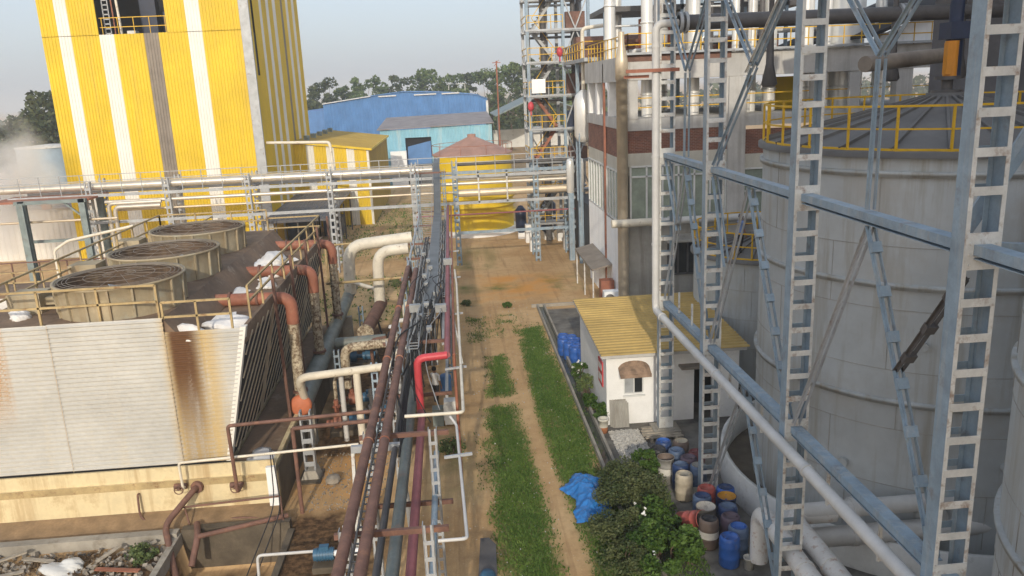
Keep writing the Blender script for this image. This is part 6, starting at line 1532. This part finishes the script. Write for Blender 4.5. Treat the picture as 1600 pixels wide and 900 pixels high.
for i, (x, y, r, h, lb) in enumerate(((-.7,28.2,.55,.7,'dark green weed clump under the white loop pipe by the control box'),(.35,49.8,.4,.35,'dark weed tuft on the sand in the rack shadow'),(2.9,48.7,.3,.35,'light green weed tuft alone on the sand near the drain head'),(-4.2,56,.9,.6,'weed clump on the waste ground left of the rack'))):
    shrub('weed', lb, x, y, r, h, 900, .05, lf_tree if i != 2 else lf_bush, 220+i, WGp, cat='weed')

# ------------------------------------------------------------------ people
def person(label, loc, rz, shirt, trousers, pose='stand', head='hair', scale=1.0):
    V = []; E_ = []; Rr = []
    def v(p, r, par=None):
        V.append(p); Rr.append(r if isinstance(r, tuple) else (r, r)); i = len(V)-1
        if par is not None: E_.append((par, i))
        return i
    pv_ = v((0,0,.93),(.15,.11)); ab = v((0,0,1.08),(.135,.10),pv_); ch = v((0,.0,1.28),(.165,.115),ab); sh_ = v((0,0,1.40),(.13,.095),ch); nk = v((0,-.005,1.485),(.052,.055),sh_)
    hb = v((0,-.015,1.55),(.068,.078),nk); hm = v((0,-.015,1.62),(.078,.095),hb); ht = v((0,-.005,1.70),(.06,.075),hm)
    v((0,-.115,1.605),(.016,.02),hm)
    for s in (-1, 1):
        v((s*.085,0,1.61),(.014,.022),hm)
        so_ = v((s*.185,0,1.39),(.062,.06),sh_)
        if pose == 'reach' and s == 1: el = v((s*.25,-.18,1.18),(.046,.046),so_); wr = v((s*.2,-.42,1.22),(.032,.03),el); hd_ = v((s*.19,-.50,1.22),(.038,.018),wr); dirn = (0,-1,0)
        else: el = v((s*.245,.03,1.12),(.046,.046),so_); wr = v((s*.26,-.06,.88),(.032,.03),el); hd_ = v((s*.26,-.085,.80),(.02,.04),wr); dirn = (0,-.15,-1)
        for k in range(4):
            L_ = (.075,.085,.08,.06)[k]; o = (k-1.5)*.022
            if dirn[1] == -1: a = v((s*.19+o,-.535,1.22),.010,hd_); v((s*.19+o,-.535-L_,1.205),.008,a)
            else: a = v((s*.26,-.095+o,.765),.010,hd_); v((s*.258,-.11+o,.765-L_),.008,a)
        if dirn[1] == -1: v((s*.19-s*.05,-.52,1.20),.011,wr)
        else: v((s*.25-s*.02,-.14,.80),.011,wr)
        hp = v((s*.095,0,.88),(.095,.1),pv_); st = .10*s if pose != 'reach' else -.1*s
        kn = v((s*.105,-.03+st*.5,.49),(.062,.065),hp); an = v((s*.11,.03+st,.085),(.04,.045),kn); v((s*.125,-.13+st,.035),(.045,.03),an)
    me = bpy.data.meshes.new('p'); me.from_pydata(V, E_, []); ob = bpy.data.objects.new('p', me); COL.objects.link(ob)
    m = ob.modifiers.new('s','SKIN'); 
    for sv, r in zip(me.skin_vertices[0].data, Rr): sv.radius = r
    me.skin_vertices[0].data[0].use_root = True
    ob.modifiers.new('u','SUBSURF').levels = 2; ob.modifiers['u'].render_levels = 2
    dg = bpy.context.evaluated_depsgraph_get(); me2 = bpy.data.meshes.new_from_object(ob.evaluated_get(dg))
    bpy.data.objects.remove(ob)
    me2.materials.clear()
    for k in ('skin', shirt, trousers, 'cable'): me2.materials.append(mt[k])
    for p in me2.polygons:
        c = p.center; p.use_smooth = True
        if c.z > 1.475: i = 0
        elif c.z < .09: i = 3
        elif abs(c.x) > .2 and c.z < 1.15 or c.y < -.22: i = 0
        elif c.z > .93: i = 1
        elif abs(c.x) > .205: i = 0
        else: i = 2
        p.material_index = i
    b_ = bpy.data.objects.new('person', me2); COL.objects.link(b_); b_.location = loc; b_.rotation_euler = (0,0,rz); b_.scale = (scale,)*3
    tag(b_, label, 'person'); b_['o'] = (0,0,0)
    mb = MB()
    if head == 'hair':
        mb.lathe([(.098,1.60),(.103,1.65),(.095,1.71),(.06,1.755),(.01,1.765)],(0,.02,0),18); mb.obj('hair', mt['hair'], b_)
    else:
        mb.lathe([(.15,1.655),(.125,1.665),(.12,1.72),(.09,1.78),(.01,1.80)],(0,-.01,0),20); mb.obj('helmet', mt['helmet'], b_)
    for s in (-1, 1):
        mb = MB(); mb.lathe([(.01,-.011),(.011,0),(.01,.011)],(s*.033,-.103,1.628),8); mb.obj('eye', mt['hair'], b_)
    return b_
person('man in a white shirt and dark trousers standing beside the rack, turned away', (-1.35,33.4,0), math.pi*.85, 'shirt', 'trousers', 'reach', 'hair')
person('worker in a white helmet and dark clothes among the pumps left of the rack', (-3.7,40.2,0), math.pi*1.2, 'trousers', 'trousers', 'stand', 'helmet')
person('man in a blue shirt on the railed top of the smaller far tank', (12.35,33.6,5.98), math.pi*.6, 'shirt_blue', 'trousers', 'reach', 'hair')

for i, (x, y, l, a, m) in enumerate(((-14.2,21.9,1.6,.3,'wood'),(-13.3,22.7,1.2,-.4,'wood'),(-11.3,22.6,1.1,.9,'wood'),(-10.6,21.8,1.4,-.2,'redbrown'),(-11.8,21.3,1.5,.15,'plaster_cream'),(-10.3,22.9,.9,.6,'wood'))):
    mb = MB(); d = Vector((math.cos(a),math.sin(a),.08*(i % 3))); c_ = Vector((x,y,.16)); mb.bar(c_-d*l/2,c_+d*l/2,.16,.03)
    solo(mb,'scrap_board',('long tan board at the far left of the rubble','tan board beside the kerb in the rubble','short board right of the white sack','reddish strip in the rubble by the pit','pale plaster strip in the rubble','small board in the corner of kerb and pit')[i],'board',mt[m],c_,'scrap boards in the rubble')
shrub('weed','small green weed growing in the rubble near the pit',-10.2,22.6,.5,.35,900,.05,lf_tree,231,WGp,cat='weed')
Q, tn = leafcloud(np.array([[-12.4,21.9,.08]]), np.array([[2.6,1.2,.06]]), 1500, .06); struct(fastmesh('leaf_litter', Q, 4, leafmat('dry_leaves',(.09,.055,.03),(.26,.18,.10)), tn), 'stuff')
for i, (x, y, z, w, d, a) in enumerate(((-8.3,27.6,6.05,.9,.6,.3),(-8.6,31.0,6.05,.7,.9,-.4),(-7.8,36.9,6.05,.8,.5,.7),(-8.9,38.8,6.05,.9,.7,.1),(-8.1,33.1,6.05,.6,.5,1.1),(-13.9,29.4,6.9,.9,.5,.5))):
    mb = MB(); u = Vector((math.cos(a),math.sin(a),.06)); v_ = Vector((-math.sin(a),math.cos(a),.1)); c_ = Vector((x,y,z+.1))
    mb.prism([c_-u*w/2-v_*d/2,c_+u*w*.45-v_*d*.5,c_+u*w/2+v_*d*.3,c_-u*w*.2+v_*d/2],(0,0,.03)); solo(mb,'broken_sheet',('pale broken sheet beside the nearest foam heap','pale broken sheet near the nearest red brown pipe','pale broken sheet beyond the middle red brown pipe','pale broken sheet near the farthest red brown pipe','small pale broken sheet beside the middle red brown pipe','pale broken sheet left of the nearest fan stack')[i],'broken sheet',mt['foam'],c_,'broken sheets on the cooling tower deck')
# thin air haze round the whole site
mb = MB(); mb.box(-4100,4100,-330,6100,-2.4,44)
hz_ = mb.obj('haze', bpy.data.materials.new('haze_air')); hm = hz_.data.materials[0]; hm.use_nodes = True
n = hm.node_tree.nodes; l = hm.node_tree.links; n.remove(n["Principled BSDF"])
pv = n.new("ShaderNodeVolumePrincipled"); pv.inputs['Color'].default_value = (.88,.94,1.0,1); pv.inputs['Density'].default_value = .0008; pv.inputs['Anisotropy'].default_value = .2
l.new(pv.outputs[0], n["Material Output"].inputs['Volume']); struct(hz_, 'stuff')

for _o in bpy.data.objects:
    if 'o' in _o: del _o['o']
for _m in bpy.data.materials:
    if 'nodes_ok' in _m: del _m['nodes_ok']
